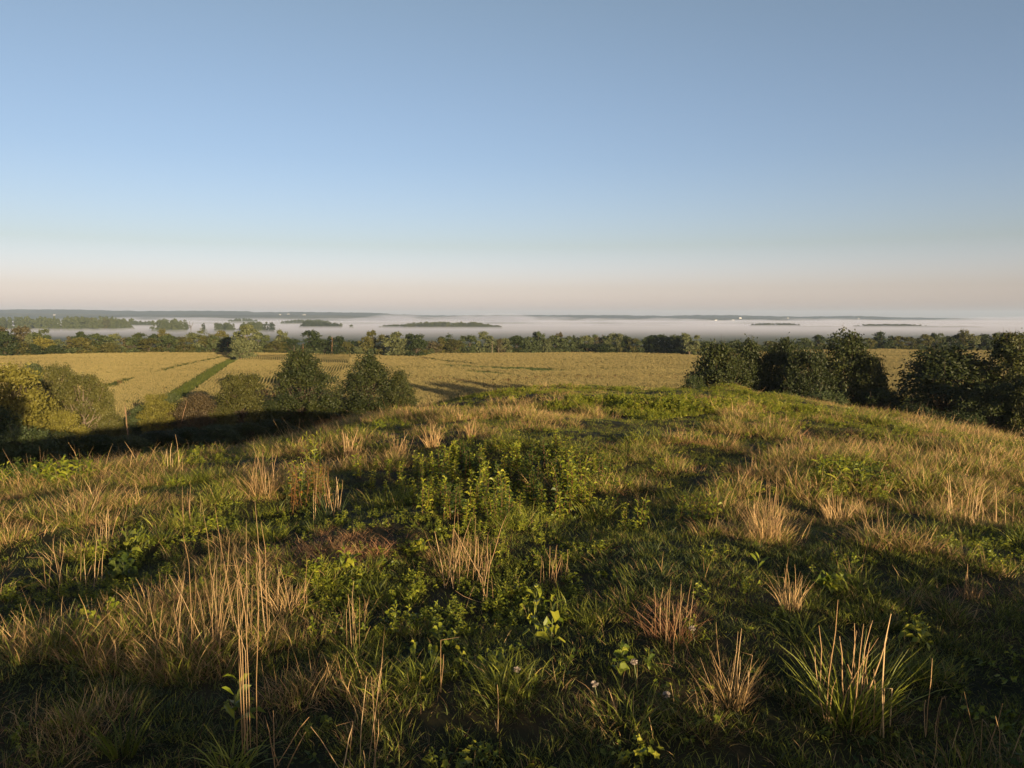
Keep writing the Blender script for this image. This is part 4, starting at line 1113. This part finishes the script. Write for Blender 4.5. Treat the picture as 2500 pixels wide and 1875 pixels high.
def leafy_mesh(seed, *a, **k):
    sv, sf, A = leafy(seed, *a, **k)
    return sv, sf, A
def weed_proto(seed, nst, rad, h, ll, lw, mk, stem, droop=0.5, opp=False, nleaf=12):
    rng_ = np.random.default_rng(seed); V = []; F3 = []; F4 = []; T = []; n0 = 0; m3 = []; m4 = []
    for s in range(nst):
        an = rng_.uniform(0, 6.28); q = rad * math.sqrt(rng_.random()); off = np.array([q * math.cos(an), q * math.sin(an), 0])
        sv, sf, A = leafy(seed * 31 + s, nleaf, h * rng_.uniform(0.7, 1.1), ll, lw, mk, stem, droop, opp)
        V.append(sv + off); F4.append(sf + n0); m4 += [1] * len(sf); T.append(np.full(len(sv), .5)); n0 += len(sv)
        v = np.concatenate(A.v) + off; V.append(v); T.append(np.concatenate(A.a))
        for f in A.f:
            if f.shape[1] == 3: F3.append(f + n0); m3 += [0] * len(f)
            else: F4.append(f + n0); m4 += [0] * len(f)
        n0 += len(v)
    F4 = np.concatenate(F4); F3 = np.concatenate(F3)
    return new_mesh('weed', np.concatenate(V), [F4, F3], [G[mk], G[stem]], {'tone': np.concatenate(T)}, midx=m4 + m3)
for i in range(3):
    reg('weed', weed_proto(700 + i, 4, 0.13, 0.13, 0.05, 0.018, 'weed', 'greenstem'))
    reg('weed', weed_proto(720 + i, 6, 0.12, 0.07, 0.035, 0.024, 'weed', 'greenstem', 0.4, nleaf=7))
    reg('thatch', tuft('t', 70 + i, [('rust', 30, 0.2, 0.12, 0.3, 0.004, 0.6, 2.0, 2), ('dry', 22, 0.2, 0.12, 0.3, 0.004, 0.6, 1.9, 2)]))
K['weed2'] = []
for i in range(3): reg('weed2', weed_proto(740 + i, 8, 0.22, 0.26, 0.085, 0.036, 'weed', 'greenstem'))
K['leafcover'] = []
def rosette(seed, mk='weeddark'):
    rng_ = np.random.default_rng(seed); A = []; T = []; F = []
    n0 = 0
    for i in range(16):
        an = rng_.uniform(0, 6.28); q = rng_.uniform(0, .12); c = np.array([q * math.cos(an), q * math.sin(an), rng_.uniform(0.02, 0.08)])
        L_ = rng_.uniform(0.012, 0.03); a2 = rng_.uniform(0, 6.28); d = np.array([math.cos(a2), math.sin(a2), rng_.uniform(-.5, .9)]); s = np.array([-d[1], d[0], rng_.uniform(-.7, .7)])
        k = 10; pts = [c + L_ * (1.0 if j % 2 == 0 else 0.62) * (math.cos(2 * math.pi * j / k) * d + math.sin(2 * math.pi * j / k) * s * .8) for j in range(k)]
        A += [c + np.array([0, 0, -0.006])] + pts; T += [rng_.random()] * (k + 1)
        F += [(n0, n0 + 1 + j, n0 + 1 + (j + 1) % k) for j in range(k)]; n0 += k + 1
    return new_mesh('rosette', np.array(A), np.array(F), [G[mk]], {'tone': T})
for i in range(3): reg('leafcover', rosette(50 + i)); reg('leafcover', rosette(60 + i, 'weed'))

def project(x, y, z):
    c, s = math.cos(PITCH), math.sin(PITCH); dz = z - EYE
    dep = y * c - dz * s; up = y * s + dz * c
    return 1250 + FPX * x / np.maximum(dep, .1), 937.5 - FPX * up / np.maximum(dep, .1), dep

def meadow():
    rng_ = np.random.default_rng(11)
    X = []; Y = []; S = []
    # density bands by distance in front; sparser ring all around
    for (r0, r1, dens, sc) in ((1.6, 6, 190, 0.85), (6, 11, 105, 0.92), (11, 20, 46, 1.1), (20, 36, 20, 1.35), (36, 62, 10, 1.6)):
        area = math.radians(96) / 2 * (r1 ** 2 - r0 ** 2); n_ = int(area * dens)
        r = np.sqrt(rng_.uniform(r0 ** 2, r1 ** 2, n_)); a = rng_.uniform(math.radians(-46), math.radians(50), n_)
        X.append(r * np.sin(a)); Y.append(r * np.cos(a)); S.append(np.full(n_, sc))
    n_ = 26000
    r = np.sqrt(rng_.uniform(0, 26 ** 2, n_)); a = rng_.uniform(math.radians(50), math.radians(314), n_)
    X.append(r * np.sin(a)); Y.append(r * np.cos(a)); S.append(np.full(n_, 1.3))
    x = np.concatenate(X); y = np.concatenate(Y); s = np.concatenate(S); n_ = len(x)
    z = height(x, y)
    px, py, dep = project(x, y, z)
    # dryness field: world noise plus trends seen in the photograph (right flank dry, left flank cool)
    dry = fbm(x / 1.9 + 3, y / 1.9, 201, 4); big = fbm(x / 7, y / 7, 211, 3)
    az = np.degrees(np.arctan2(x, y)); r = np.hypot(x, y)
    dry = dry * 0.62 + big * 0.38
    dry = dry + 0.12 * sstep(5, 24, az) * sstep(6, 12, r) - 0.05 * sstep(-8, -24, az) * (r > 4) * (r < 14)
    dry = dry + 0.07 * sstep(15.5, 18, r) * sstep(0, -12, az)
    lng = fbm(x / 1.3 - 8, y / 1.3, 221, 3)
    wd = fbm(x / 2.6 + 40, y / 2.6, 231, 3)
    u = rng_.random(n_); u2 = rng_.random(n_)
    kind = np.full(n_, 'short', dtype=object)
    cool = (az < -10) & (r > 3.2)
    kind[(u < 0.45) & cool] = 'shortcool'; kind[(u > 0.80)] = 'shortcool'; kind[(u > 0.66) & (u < 0.80)] = 'shortlime'
    wl = np.where(r < 9, 0.38, np.where(r < 20, 0.9, 1.7))
    C = fbm(x / wl + 11, y / wl, 251, 2)
    thr = 0.61 - 0.13 * sstep(6, 22, az) * sstep(6, 12, r) - 0.03 * sstep(10, 20, r) - 0.05 * (dry - 0.5) / 0.1
    tall = C > thr
    kind[tall & (u2 < .85)] = 'long'
    kind[tall & (dry > 0.47) & (u2 < .75)] = 'mix'
    kind[tall & (dry > 0.51) & (u2 < .7)] = 'dry'
    kind[tall & (dry > 0.575) & (dry < 0.60) & (u2 > .3)] = 'rust'
    kind[(C > thr - 0.05) & ~tall & (dry > 0.5) & (u2 > 0.8)] = 'thatch'
    kind[tall & (dry > 0.52) & (u2 > 0.96)] = 'stalk'
    kind[(wd > 0.66) & (u2 < 0.35)] = 'weed'; kind[(u > 0.975) & (r < 14)] = 'weed'
    kind[(wd < 0.30) & (u2 < 0.12) & (r < 12)] = 'leafcover'
    far_weed = (r > 17) & (fbm(x / 2.2 + 9, y / 3.5, 241, 3) > 0.54) & (az > -4) & (az < 20) & (u < 0.5)
    kind[far_weed] = 'weed2'
    dry_near = (r < 5.2) & (az > -2) & (kind == 'dry') & (rng_.random(n_) < .5); kind[dry_near] = 'short'
    # hand painted: (px, py, radius px) patches
    def patch(cx_, cy_, rx, ry, k, p=0.8, soft=True):
        dd_ = ((px - cx_) / rx) ** 2 + ((py - cy_) / ry) ** 2
        mm = (dd_ < 1 + 0.8 * (dry - 0.5) * 3) & (rng_.random(n_) < p); kind[mm] = k
    for c_ in PATCHES: patch(*c_)
    idx_ = np.zeros(n_, int)
    for k in K:
        mm = kind == k
        if mm.any(): idx_[mm] = np.array(K[k])[rng_.integers(0, len(K[k]), mm.sum())]
    sc = s * rng_.uniform(0.7, 1.25, n_) * (0.75 + 0.5 * lng) * np.where(tall, (0.80 + 2.6 * np.clip(C - thr, 0, .2)) * (0.72 + 0.28 * sstep(4, 9, r)), 0.64)
    # keep the ground under the camera clear of tall growth
    sc = np.where(r < 2.6, sc * 0.6, sc)
    sc = np.where(kind == 'weed2', sc * 0.5, sc)
    # enlarged weeds added behind and beside the viewpoint, unseen, to shade the near turf
    ex = []; exs = []
    for tx, ty in ((300, 1760), (1560, 1420), (1620, 1400), (2150, 1440), (2400, 1490), (2450, 1800), (1450, 1850), (120, 1640), (110, 1420), (60, 1500), (200, 1350), (280, 1700), (30, 1300)):
        gx, gy, gz = ghit(tx, ty)
        for t_ in np.arange(1.0, 11, 0.25):
            qx = gx + math.sin(math.radians(SUN_AZ)) * t_; qy = gy + math.cos(math.radians(SUN_AZ)) * t_
            if qy < 0.2 or abs(qx) > (qy + 1.0): break
        if tx < 320: qx += 0.5; qy -= 0.9  # left clumps stand in for the viewer's own shadow
        for k_ in range(8): ex.append((qx + rng_.normal(0, .28), qy + rng_.normal(0, .28)))
        exs += list(rng_.uniform(*((1.65, 2.4) if tx < 320 else (1.2, 2.0)), 8))
    ex = np.array(ex); m_ = len(ex)
    x = np.concatenate([x, ex[:, 0]]); y = np.concatenate([y, ex[:, 1]]); z = height(x, y); n_ = len(x)
    idx_ = np.concatenate([idx_, np.array(K['weed2'])[rng_.integers(0, 3, m_)]]); kind = np.concatenate([kind, np.full(m_, 'weed2', dtype=object)])
    sc = np.concatenate([sc, np.array(exs)]); s = np.concatenate([s, np.ones(m_)])
    zs = np.where(s > 1.1, s ** -0.8, 1.0)
    # tall stalks only sparsely
    rot = np.stack([rng_.normal(0, 0.12, n_), rng_.normal(0, 0.12, n_), rng_.uniform(0, 6.28, n_)], 1)
    return x, y, z, sc, zs, rot, idx_, kind
PATCHES = [
 (560, 1400, 150, 100, 'dry', .4), (600, 1540, 110, 70, 'mix', .4), (830, 1345, 130, 60, 'rust', .85), (930, 1320, 70, 30, 'thatch', .9), (700, 1380, 80, 40, 'rust', .6), (640, 1190, 90, 50, 'dry', .7),
 (430, 1260, 110, 50, 'dry', .5), (760, 1100, 40, 20, 'rust', .6), (870, 1085, 130, 25, 'dry', .45), (1060, 1070, 60, 25, 'dry', .7), (1160, 1060, 50, 22, 'dry', .7),
 (330, 1140, 110, 16, 'dry', .7), (1350, 1035, 90, 18, 'dry', .7), (1640, 1515, 90, 40, 'rust', .7), (1870, 1280, 70, 50, 'dry', .8), (2030, 1250, 70, 40, 'dry', .6),
 (2400, 1240, 110, 60, 'dry', .7), (1790, 1660, 80, 60, 'dry', .6), (2080, 1680, 150, 120, 'mix', .6), (2150, 1620, 60, 70, 'dry', .6), (1480, 1360, 60, 20, 'thatch', .6),
 (1120, 1370, 110, 50, 'dry', .55), (1050, 1640, 170, 70, 'leafcover', .3), (1300, 1620, 130, 60, 'leafcover', .3), (1180, 1520, 90, 40, 'weed', .3), (900, 1620, 90, 50, 'long', .6),
 (1620, 1000, 140, 22, 'weed2', .8), (1480, 990, 90, 14, 'weed2', .6), (1820, 985, 70, 12, 'weed2', .7), (1930, 1010, 90, 14, 'weed2', .5), (1500, 1120, 80, 25, 'mix', .6),
 (2090, 1180, 120, 40, 'weed', .5), (2050, 1480, 110, 50, 'long', .7), (1980, 1420, 60, 30, 'weed', .5), (1560, 1400, 170, 60, 'shortcool', .8), (1950, 1380, 160, 45, 'shortcool', .6),
 (500, 1130, 70, 26, 'weed', .5), (1300, 955, 150, 8, 'weed2', .4), (1700, 955, 100, 8, 'weed', .6)]
mx_, my_, mz_, msc, mzs, mrot, midx_, mkind = meadow()
scatter('meadow_grass', np.stack([mx_, my_, mz_ - 0.01], 1), mrot, msc, midx_, _protos,
        'rough meadow grass, green and straw coloured, covering the mound', 'grass', zs=mzs)
print('meadow instances', len(mx_))
# lawn at the mound's foot and on its lower flanks: short mown grass
nl_ = 30000; rng = np.random.default_rng(91)
r = np.sqrt(rng.uniform(50 ** 2, 128 ** 2, nl_)); a = rng.uniform(math.radians(-44), math.radians(44), nl_)
lx, ly = r * np.sin(a), r * np.cos(a)
lp = [tuft('lawn', 950 + i, [('green', 30, 0.55, 0.08, 0.2, 0.03, 0.9, 0.4, 2), ('cool', 24, 0.55, 0.08, 0.2, 0.03, 0.9, 0.4, 2)]) for i in range(3)]
scatter('lawn_grass', np.stack([lx, ly, height(lx, ly)], 1), np.stack([0 * lx, 0 * lx, rng.uniform(0, 6.28, nl_)], 1), rng.uniform(0.8, 1.3, nl_), rng.integers(0, 3, nl_), lp,
        'short mown lawn around the foot of the mound', 'grass')

# ------------------------------------------------------------------ single plants one can point at
def plant(name, px, py, hpx, stems, rad_px, ll, lw, mk, stem_mk, label, cat='plant', group=None, seed=1, droop=0.5, opp=False, nleaf=12, vary=0.25):
    """a leafy plant: parts stem and foliage"""
    x, y, z = ghit(px, py); D = math.hypot(y, EYE - z); H = hpx / FPX * D; R = rad_px / FPX * D
    e = link(name, None, loc=(x, y, z - 0.01)); rng_ = np.random.default_rng(seed)
    S = Acc(); V = []; T = []; F3 = []; F4 = []; n0 = 0
    for s in range(stems):
        an = rng_.uniform(0, 6.28); q = R * math.sqrt(rng_.random()) * (stems > 1); off = np.array([q * math.cos(an), q * math.sin(an), 0])
        sv, sf, A = leafy(seed * 131 + s, nleaf, H * rng_.uniform(1 - vary, 1), ll, lw, mk, stem_mk, droop, opp)
        S.add(sv + off, sf)
        v = np.concatenate(A.v) + off; V.append(v); T.append(np.concatenate(A.a))
        for f in A.f: (F3 if f.shape[1] == 3 else F4).append(f + n0)
        n0 += len(v)
    link('stem', S.mesh('stem', [G[stem_mk]], True), e)
    link('foliage', new_mesh('foliage', np.concatenate(V), [np.concatenate(F4), np.concatenate(F3)], [G[mk]], {'tone': np.concatenate(T)}), e)
    return tag(e, label, cat, group)

# the leafy patch in the middle: one plant built with its parts, then copied
protos_p = []
for i in range(6):
    e = plant('leafy_plant', 1200, 1250, 130, 3, 24, 0.085, 0.032, 'weed' if i % 5 else 'weeddark', 'redstem',
              'young leafy plant with a reddish stem in the dense green patch', 'plant', 'leafy plants of the dense green patch', seed=40 + i, nleaf=20)
    protos_p.append(e)
rng = np.random.default_rng(77); used = [0] * 6; count = 0
spots = []
while len(spots) < 125:
    px, py = rng.uniform(980, 1500), rng.uniform(1085, 1292)
    if ((px - 1240) / 265) ** 2 + ((py - 1190) / 95) ** 2 > 1: continue
    spots.append((px, py))
spots += [(880, 1170), (905, 1200), (945, 1165), (985, 1210), (1010, 1240), (1045, 1255), (940, 1230), (1480, 1270), (1520, 1285), (1500, 1240), (1555, 1290), (1060, 1215)]
def patch_label(px, py, edge):
    if edge > 1: return {880: 'leftmost leafy plant standing apart from the dense green patch', 905: 'second leafy plant from the left beside the green patch',
        945: 'leafy plant set back above a lower one left of the green patch', 985: 'leafy plant midway between the turning bush and the green patch',
        1010: 'leafy plant at the left edge of the green patch', 1045: 'leafy plant touching the curved straw clump', 940: 'lowest leafy plant left of the green patch',
        1060: 'leafy plant closest to the green patch on its left', 1480: 'leafy plant closest to the green patch on its right', 1520: 'low leafy plant right of the green patch, in front',
        1500: 'leafy plant right of the green patch, behind a lower one', 1555: 'rightmost leafy plant beside the green patch'}[px]
    return 'leafy red stemmed plant, %s, %s half of the dense green patch' % ('back row' if py < 1150 else ('middle' if py < 1215 else 'front row'), 'left' if px < 1255 else 'right')
for (px, py) in spots:
    i = int(rng.integers(0, 6)); src = protos_p[i]
    x, y, z = ghit(px, py)
    if used[i] == 0: o = src
    else:
        o = src.copy(); COL.objects.link(o)
        for ch in src.children:
            c = ch.copy(); COL.objects.link(c); c.parent = o
    used[i] += 1
    edge = ((px - 1240) / 265) ** 2 + ((py - 1190) / 95) ** 2
    o['label'] = patch_label(px, py, edge)
    sc = rng.uniform(0.55, 0.92) * (1.0 if edge < .6 else 0.8)
    o.location = (x, y, z - 0.01); o.rotation_euler = (0, 0, rng.uniform(0, 6.28)); o.scale = (sc, sc, sc)

PL = [
 # px, py(base), height px, stems, rad px, leaf l, leaf w, mat, stem, label, droop, opp, nleaf
 (765, 1245, 120, 16, 55, .05, .02, 'redleaf', 'redstem', 'bushy plant with yellow and red turning leaves left of the green patch', 'plant', .5, False, 16),
 (745, 1225, 110, 10, 45, .06, .022, 'weed', 'greenstem', 'bright green bushy plant touching the red turning one', 'plant', .5, False, 14),
 (770, 1150, 105, 6, 22, .11, .014, 'weed', 'greenstem', 'tall narrow leaved green plant behind the red turning bush', 'plant', .2, False, 20),
 (170, 1180, 62, 18, 62, .10, .035, 'weed', 'greenstem', 'sunlit lime green shrub at the mound edge on the left', 'shrub', .4, False, 12),
 (80, 1185, 66, 18, 60, .10, .032, 'weeddark', 'greenstem', 'dark green shrub between two sunlit ones at the left mound edge', 'shrub', .5, False, 14),
 (10, 1195, 66, 10, 26, .09, .03, 'weed', 'greenstem', 'yellow green shrub cut by the left edge of the photo', 'shrub', .3, False, 12),
 (188, 1140, 60, 3, 14, .10, .012, 'cool', 'greenstem', 'upright wispy green plant poking above the lime shrub', 'plant', .1, False, 14),
 (310, 1380, 115, 1, 0, .11, .05, 'lime', 'greenstem', 'single pale stem with big pointed leaves lit in the left grass', 'plant', .4, True, 4),
 (285, 1420, 70, 4, 40, .09, .045, 'weeddark', 'greenstem', 'dark broad leaved plant below the pale single stem', 'plant', .5, True, 4),
 (1305, 1580, 160, 1, 0, .10, .034, 'weed', 'greenstem', 'left of two upright plants with paired drooping leaves in front', 'plant', .9, True, 6),
 (1345, 1590, 170, 1, 0, .095, .032, 'weed', 'greenstem', 'right of two upright plants with paired drooping leaves in front', 'plant', .9, True, 6),
 (1700, 1270, 70, 9, 55, .055, .02, 'weed', 'redstem', 'small loose bush with red stems right of the green patch', 'bush', .5, False, 12),
 (2060, 1190, 80, 10, 60, .13, .02, 'weed', 'greenstem', 'ferny green plant on the right slope', 'plant', .4, False, 14),
 (2130, 1180, 50, 6, 50, .12, .02, 'weeddark', 'greenstem', 'lower ferny plant beside the ferny green one', 'plant', .4, False, 12),
 (860, 1400, 60, 3, 30, .09, .04, 'weed', 'greenstem', 'small broad leaved sprout among the rusty grass', 'plant', .5, True, 4),
 (1010, 1350, 35, 3, 30, .08, .04, 'weed', 'greenstem', 'low broad leaved sprout right of the rusty grass mound', 'plant', .5, True, 3),
 (240, 1530, 60, 6, 40, .06, .035, 'weed', 'greenstem', 'sunlit leafy clump in the dark grass at lower left', 'plant', .5, False, 8),
 (575, 1790, 130, 2, 20, .10, .04, 'weed', 'greenstem', 'green leafy weed at the foot of the tall straw stalks', 'plant', .3, False, 5),
 (1850, 1395, 45, 2, 12, .08, .028, 'weed', 'greenstem', 'pale upright leaf catching sun on the dark right slope', 'plant', .1, False, 2),
 (2030, 1450, 50, 4, 40, .08, .04, 'weed', 'greenstem', 'lobed green weed right of the tan tuft in the lower right', 'plant', .5, False, 7),
 (2250, 1580, 55, 3, 30, .08, .035, 'lime', 'greenstem', 'bright weed at the right of the big mixed clump', 'plant', .5, False, 7),
 (1240, 985, 22, 8, 30, .12, .05, 'weed', 'greenstem', 'small leafy shrub alone on the mound crest left of centre', 'shrub', .5, False, 8),
 (920, 1050, 28, 3, 12, .12, .03, 'weed', 'greenstem', 'slender weed in front of the right hedgerow oak', 'plant', .5, False, 8),
 (1540, 1640, 60, 4, 45, .06, .03, 'weed', 'greenstem', 'little green weed clump near the pale clover heads', 'plant', .5, False, 7),
 (1060, 1600, 60, 7, 80, .05, .032, 'weed', 'greenstem', 'scalloped leaf plants left of the paired leaf stems', 'plant', .6, False, 5),
 (1180, 1640, 50, 7, 70, .045, .032, 'weed', 'greenstem', 'round leaved plants in front of the paired leaf stems', 'plant', .6, False, 5),
]
for k_, p in enumerate(PL):
    (px, py, hp, st, rp, ll, lw, mk, sk, lab, cat, dr, op, nf) = p
    plant('shrub' if cat in ('shrub', 'bush') else 'leafy_plant', px, py, hp, st, rp, ll, lw, mk, sk, lab, cat, None, 500 + k_, dr, op, nf)

def tussock(px, py, hpx, wpx, kind_, label, seed, n_=70, lean=0.45, stalks=0, cat='grass tuft', bend=0.6, w=0.004):
    x, y, z = ghit(px, py); D = math.hypot(y, EYE - z); H = hpx / FPX * D; R = wpx / FPX * D / 2
    w = max(w * 0.8, 0.0007 * D)
    e = link('grass_tussock', None, loc=(x, y, z - 0.01)); rng_ = np.random.default_rng(seed)
    v, f, t_ = blades(rng_, n_, R * 0.45, H * 0.4, H, w, bend, lean, 4); A = Acc(); A.add(v, f, t_)
    link('blades', A.mesh('blades', [G[kind_]], True), e)
    if stalks:
        v, f, t_ = stalk_blades(rng_, stalks, R * 0.6, H * 0.8, H * 1.35, w * 1.1, 0.2); A = Acc(); A.add(v, f, t_)
        link('stalks', A.mesh('stalks', [G['stalk']], True), e)
    return tag(e, label, cat)
def stalk_blades(rng_, n_, R, H0, H1, w, lean):
    V = []; F = []; T = []; n0 = 0
    for i in range(n_):
        an = rng_.uniform(0, 6.28); q = R * math.sqrt(rng_.random()); p = np.array([q * math.cos(an), q * math.sin(an), -0.01])
        h = rng_.uniform(H0, H1) if rng_.random() > .3 else rng_.uniform(H0 * .5, H0); ta = rng_.uniform(0, 6.28); ti = abs(rng_.normal(0, lean))
        d = np.array([math.sin(ti) * math.cos(ta), math.sin(ti) * math.sin(ta), math.cos(ti)])
        pts = [p, p + d * h * .4]; d2 = d + rng_.normal(0, 0.05, 3); pts.append(pts[-1] + d2 * h * .35)
        d3 = d2 + rng_.normal(0, 0.09, 3)
        if rng_.random() < 0.13: d3 = np.array([rng_.normal(), rng_.normal(), rng_.uniform(-.6, .3)]); d3 /= np.linalg.norm(d3)
        pts.append(pts[-1] + d3 * h * .25)
        ww = w * rng_.uniform(.6, 1.3) / 2
        v, f = tube(pts, [ww, ww * .9, ww * .75, ww * .4], 3); V.append(v); F.append(f + n0); n0 += len(v); T.append(np.full(len(v), rng_.random()))
    return np.concatenate(V), np.concatenate(F), np.concatenate(T)
def stalks(px, py, hpx, wpx, n_, label, seed, lean=0.12, w=0.005):
    x, y, z = ghit(px, py); D = math.hypot(y, EYE - z); H = hpx / FPX * D; R = wpx / FPX * D / 2
    w = max(w * 0.62, 0.0007 * D)
    rng_ = np.random.default_rng(seed)
    v, f, t_ = stalk_blades(rng_, n_, R, H * 0.55, H, w * 1.25, lean); A = Acc(); A.add(v, f, t_)
    o = link('dry_stalks', A.mesh('dry_stalks', [G['stalk']], True), loc=(x, y, z - 0.01))
    return tag(o, label, 'dry stalks')
stalks(612, 1850, 500, 34, 6, 'tallest straw stalks, a tight bundle rising in the lower left', 1, 0.07, 0.006)
stalks(600, 1560, 340, 150, 15, 'tall thin straw stalks standing behind the tallest bundle', 2, 0.15)
stalks(480, 1590, 290, 170, 22, 'scattered upright straw stalks left of the tallest bundle', 3, 0.2)
stalks(175, 1440, 170, 130, 16, 'fan of pinkish dry stalks at the far left', 4, 0.3)
stalks(265, 1330, 130, 60, 9, 'few dry stalks leaning right above the fan', 5, 0.3)
stalks(890, 1880, 220, 110, 9, 'short straw stalks crossing at the bottom edge', 6, 0.35, .006)
stalks(700, 1870, 200, 60, 5, 'three or four leaning stalks at the bottom left of centre', 7, 0.3, .006)
stalks(870, 1600, 190, 50, 7, 'small group of straight dry stalks right of the tall bundle', 8, 0.12)
stalks(1075, 1690, 200, 10, 2, 'lone rigid brown stalk in front of the scalloped leaves', 9, 0.05)
stalks(1140, 1420, 190, 130, 30, 'curved straw clump below the green patch', 10, 0.25)
stalks(1350, 1430, 120, 80, 14, 'reddish dry stalks just above the paired leaf plants', 11, 0.2)
stalks(1215, 1790, 130, 20, 2, 'single slanting straw near the bottom middle', 12, 0.3)
stalks(2270, 1800, 210, 30, 4, 'two thin tan stalks standing at lower right', 13, 0.12)
stalks(2420, 1870, 160, 60, 7, 'dry stalks at the lower right corner', 14, 0.25)
stalks(820, 1250, 120, 50, 10, 'thin red brown stalks right of the turning bush', 15, 0.15)
stalks(2390, 1280, 120, 150, 24, 'bunch of pale upright stalks on the dry right slope', 16, 0.15)
stalks(1170, 1480, 200, 90, 8, 'bent dry stems in front of the curved straw clump', 17, 0.5)
tussock(1640, 1560, 115, 190, 'rust', 'orange straw tussock shining alone in the dark middle right grass', 21, 130, 0.7, 18)
tussock(1870, 1320, 130, 120, 'dry', 'tall blond tussock on the right of the small loose bush', 22, 120, 0.35, 22)
tussock(1790, 1720, 150, 130, 'dry', 'tan tussock at the lower right of the orange straw one', 23, 90, 0.45, 12)
tussock(2040, 1270, 80, 120, 'dry', 'wide tan tussock right of the tall blond one', 24, 90, 0.4, 10)
tussock(2080, 1760, 230, 260, 'lime', 'big mixed green and straw tussock in the lower right', 25, 160, 0.5, 20, w=0.007)
tussock(2130, 1640, 130, 200, 'green', 'long arching green grass above the big mixed tussock', 26, 130, 0.8, 0, bend=1.3, w=0.007)
tussock(800, 1270, 110, 130, 'cool', 'sharp blue green grass clump below the turning bush', 27, 60, 0.45, 6, w=0.007)
tussock(640, 1210, 95, 130, 'dry', 'brown straw tussock left of the turning bush', 28, 120, 0.55, 12)
tussock(930, 1350, 60, 110, 'rust', 'rusty matted grass hummock left of the low sprout', 29, 150, 1.1, 0, bend=1.2)
tussock(860, 1120, 60, 60, 'dry', 'upright pink straw tuft left of a twin one near the mound edge', 30, 60, 0.2, 16)
tussock(975, 1120, 55, 60, 'dry', 'right twin of the pink straw tufts near the mound edge', 31, 60, 0.2, 14)
tussock(1055, 1090, 55, 70, 'dry', 'flared pink straw tuft above the green patch', 32, 70, 0.3, 14)
tussock(1150, 1070, 45, 45, 'dry', 'small straw tuft touching the top of the green patch', 33, 60, 0.2, 12)
tussock(300, 1850, 170, 90, 'green', 'broad bladed green grass clump at the lower left bottom', 34, 40, 0.35, 0, bend=0.8, w=0.01)
tussock(560, 1880, 130, 170, 'lime', 'lime grass blades at the bottom edge under the tallest stalks', 35, 60, 0.7, 0, bend=1.0, w=0.01)
tussock(300, 1560, 100, 150, 'lime', 'sunlit yellow green grass tuft on the left', 36, 100, 0.7, 0, bend=1.3, w=0.006)
tussock(460, 1290, 90, 120, 'lime', 'sunlit arching green tuft in the left middle', 37, 100, 0.6, 6, bend=1.0, w=0.006)
tussock(420, 1150, 70, 90, 'lime', 'pointed green blades at the left mound edge', 38, 50, 0.4, 8, w=0.01)
tussock(1950, 1560, 120, 180, 'green', 'curving long green blades left of the arching clump', 39, 90, 0.8, 0, bend=1.4, w=0.007)
tussock(1930, 1490, 110, 100, 'dry', 'tawny upright tuft behind the curving green blades', 40, 90, 0.4, 8)
tussock(2370, 1460, 70, 80, 'dry', 'small straw tuft near the right edge', 41, 60, 0.4, 10)
tussock(700, 1490, 110, 160, 'mixx' if 'mixx' in G else 'dry', 'straw tuft just right of the tall thin stalks', 42, 110, 0.6, 10)

def clover(px, py, hpx, label):
    x, y, z = ghit(px, py); D = math.hypot(y, EYE - z); H = hpx / FPX * D
    e = link('clover_flower', None, loc=(x, y, z)); A = Acc(); A.add(*tube([(0, 0, -.02), (0.01, 0, H * .5), (0.0, 0.01, H)], [0.0025, 0.002, 0.002], 5)); link('stem', A.mesh('stem', [G['greenstem']]), e)
    rng_ = np.random.default_rng(int(px)); B = Acc()
    for k in range(46):
        d = rng_.normal(size=3); d /= np.linalg.norm(d); d[2] = d[2] * .8
        c = np.array([0, 0.01, H + .008]); s = np.cross(d, rng_.normal(size=3)); s /= np.linalg.norm(s); s *= 0.0035
        B.add(np.array([c + s, c - s, c + d * 0.017 - s * .6, c + d * 0.017 + s * .6]), [[0, 1, 2, 3]], rng_.random())
    link('flower_head', B.mesh('flower_head', [G['flower']]), e)
    return tag(e, label, 'flower')
clover(1548, 1690, 60, 'pale clover head right of centre on a thin stem')
clover(1452, 1725, 42, 'round white clover head at bottom, left of the thin stemmed one')
clover(1262, 1680, 35, 'small white clover head under the paired leaf stems')
clover(1690, 1590, 45, 'fluffy pale flower head below the orange straw tussock')
clover(745, 1215, 60, 'pale pink flower on the bright green bushy plant')
clover(1628, 1740, 30, 'tiny pale flower near the bottom right of centre')
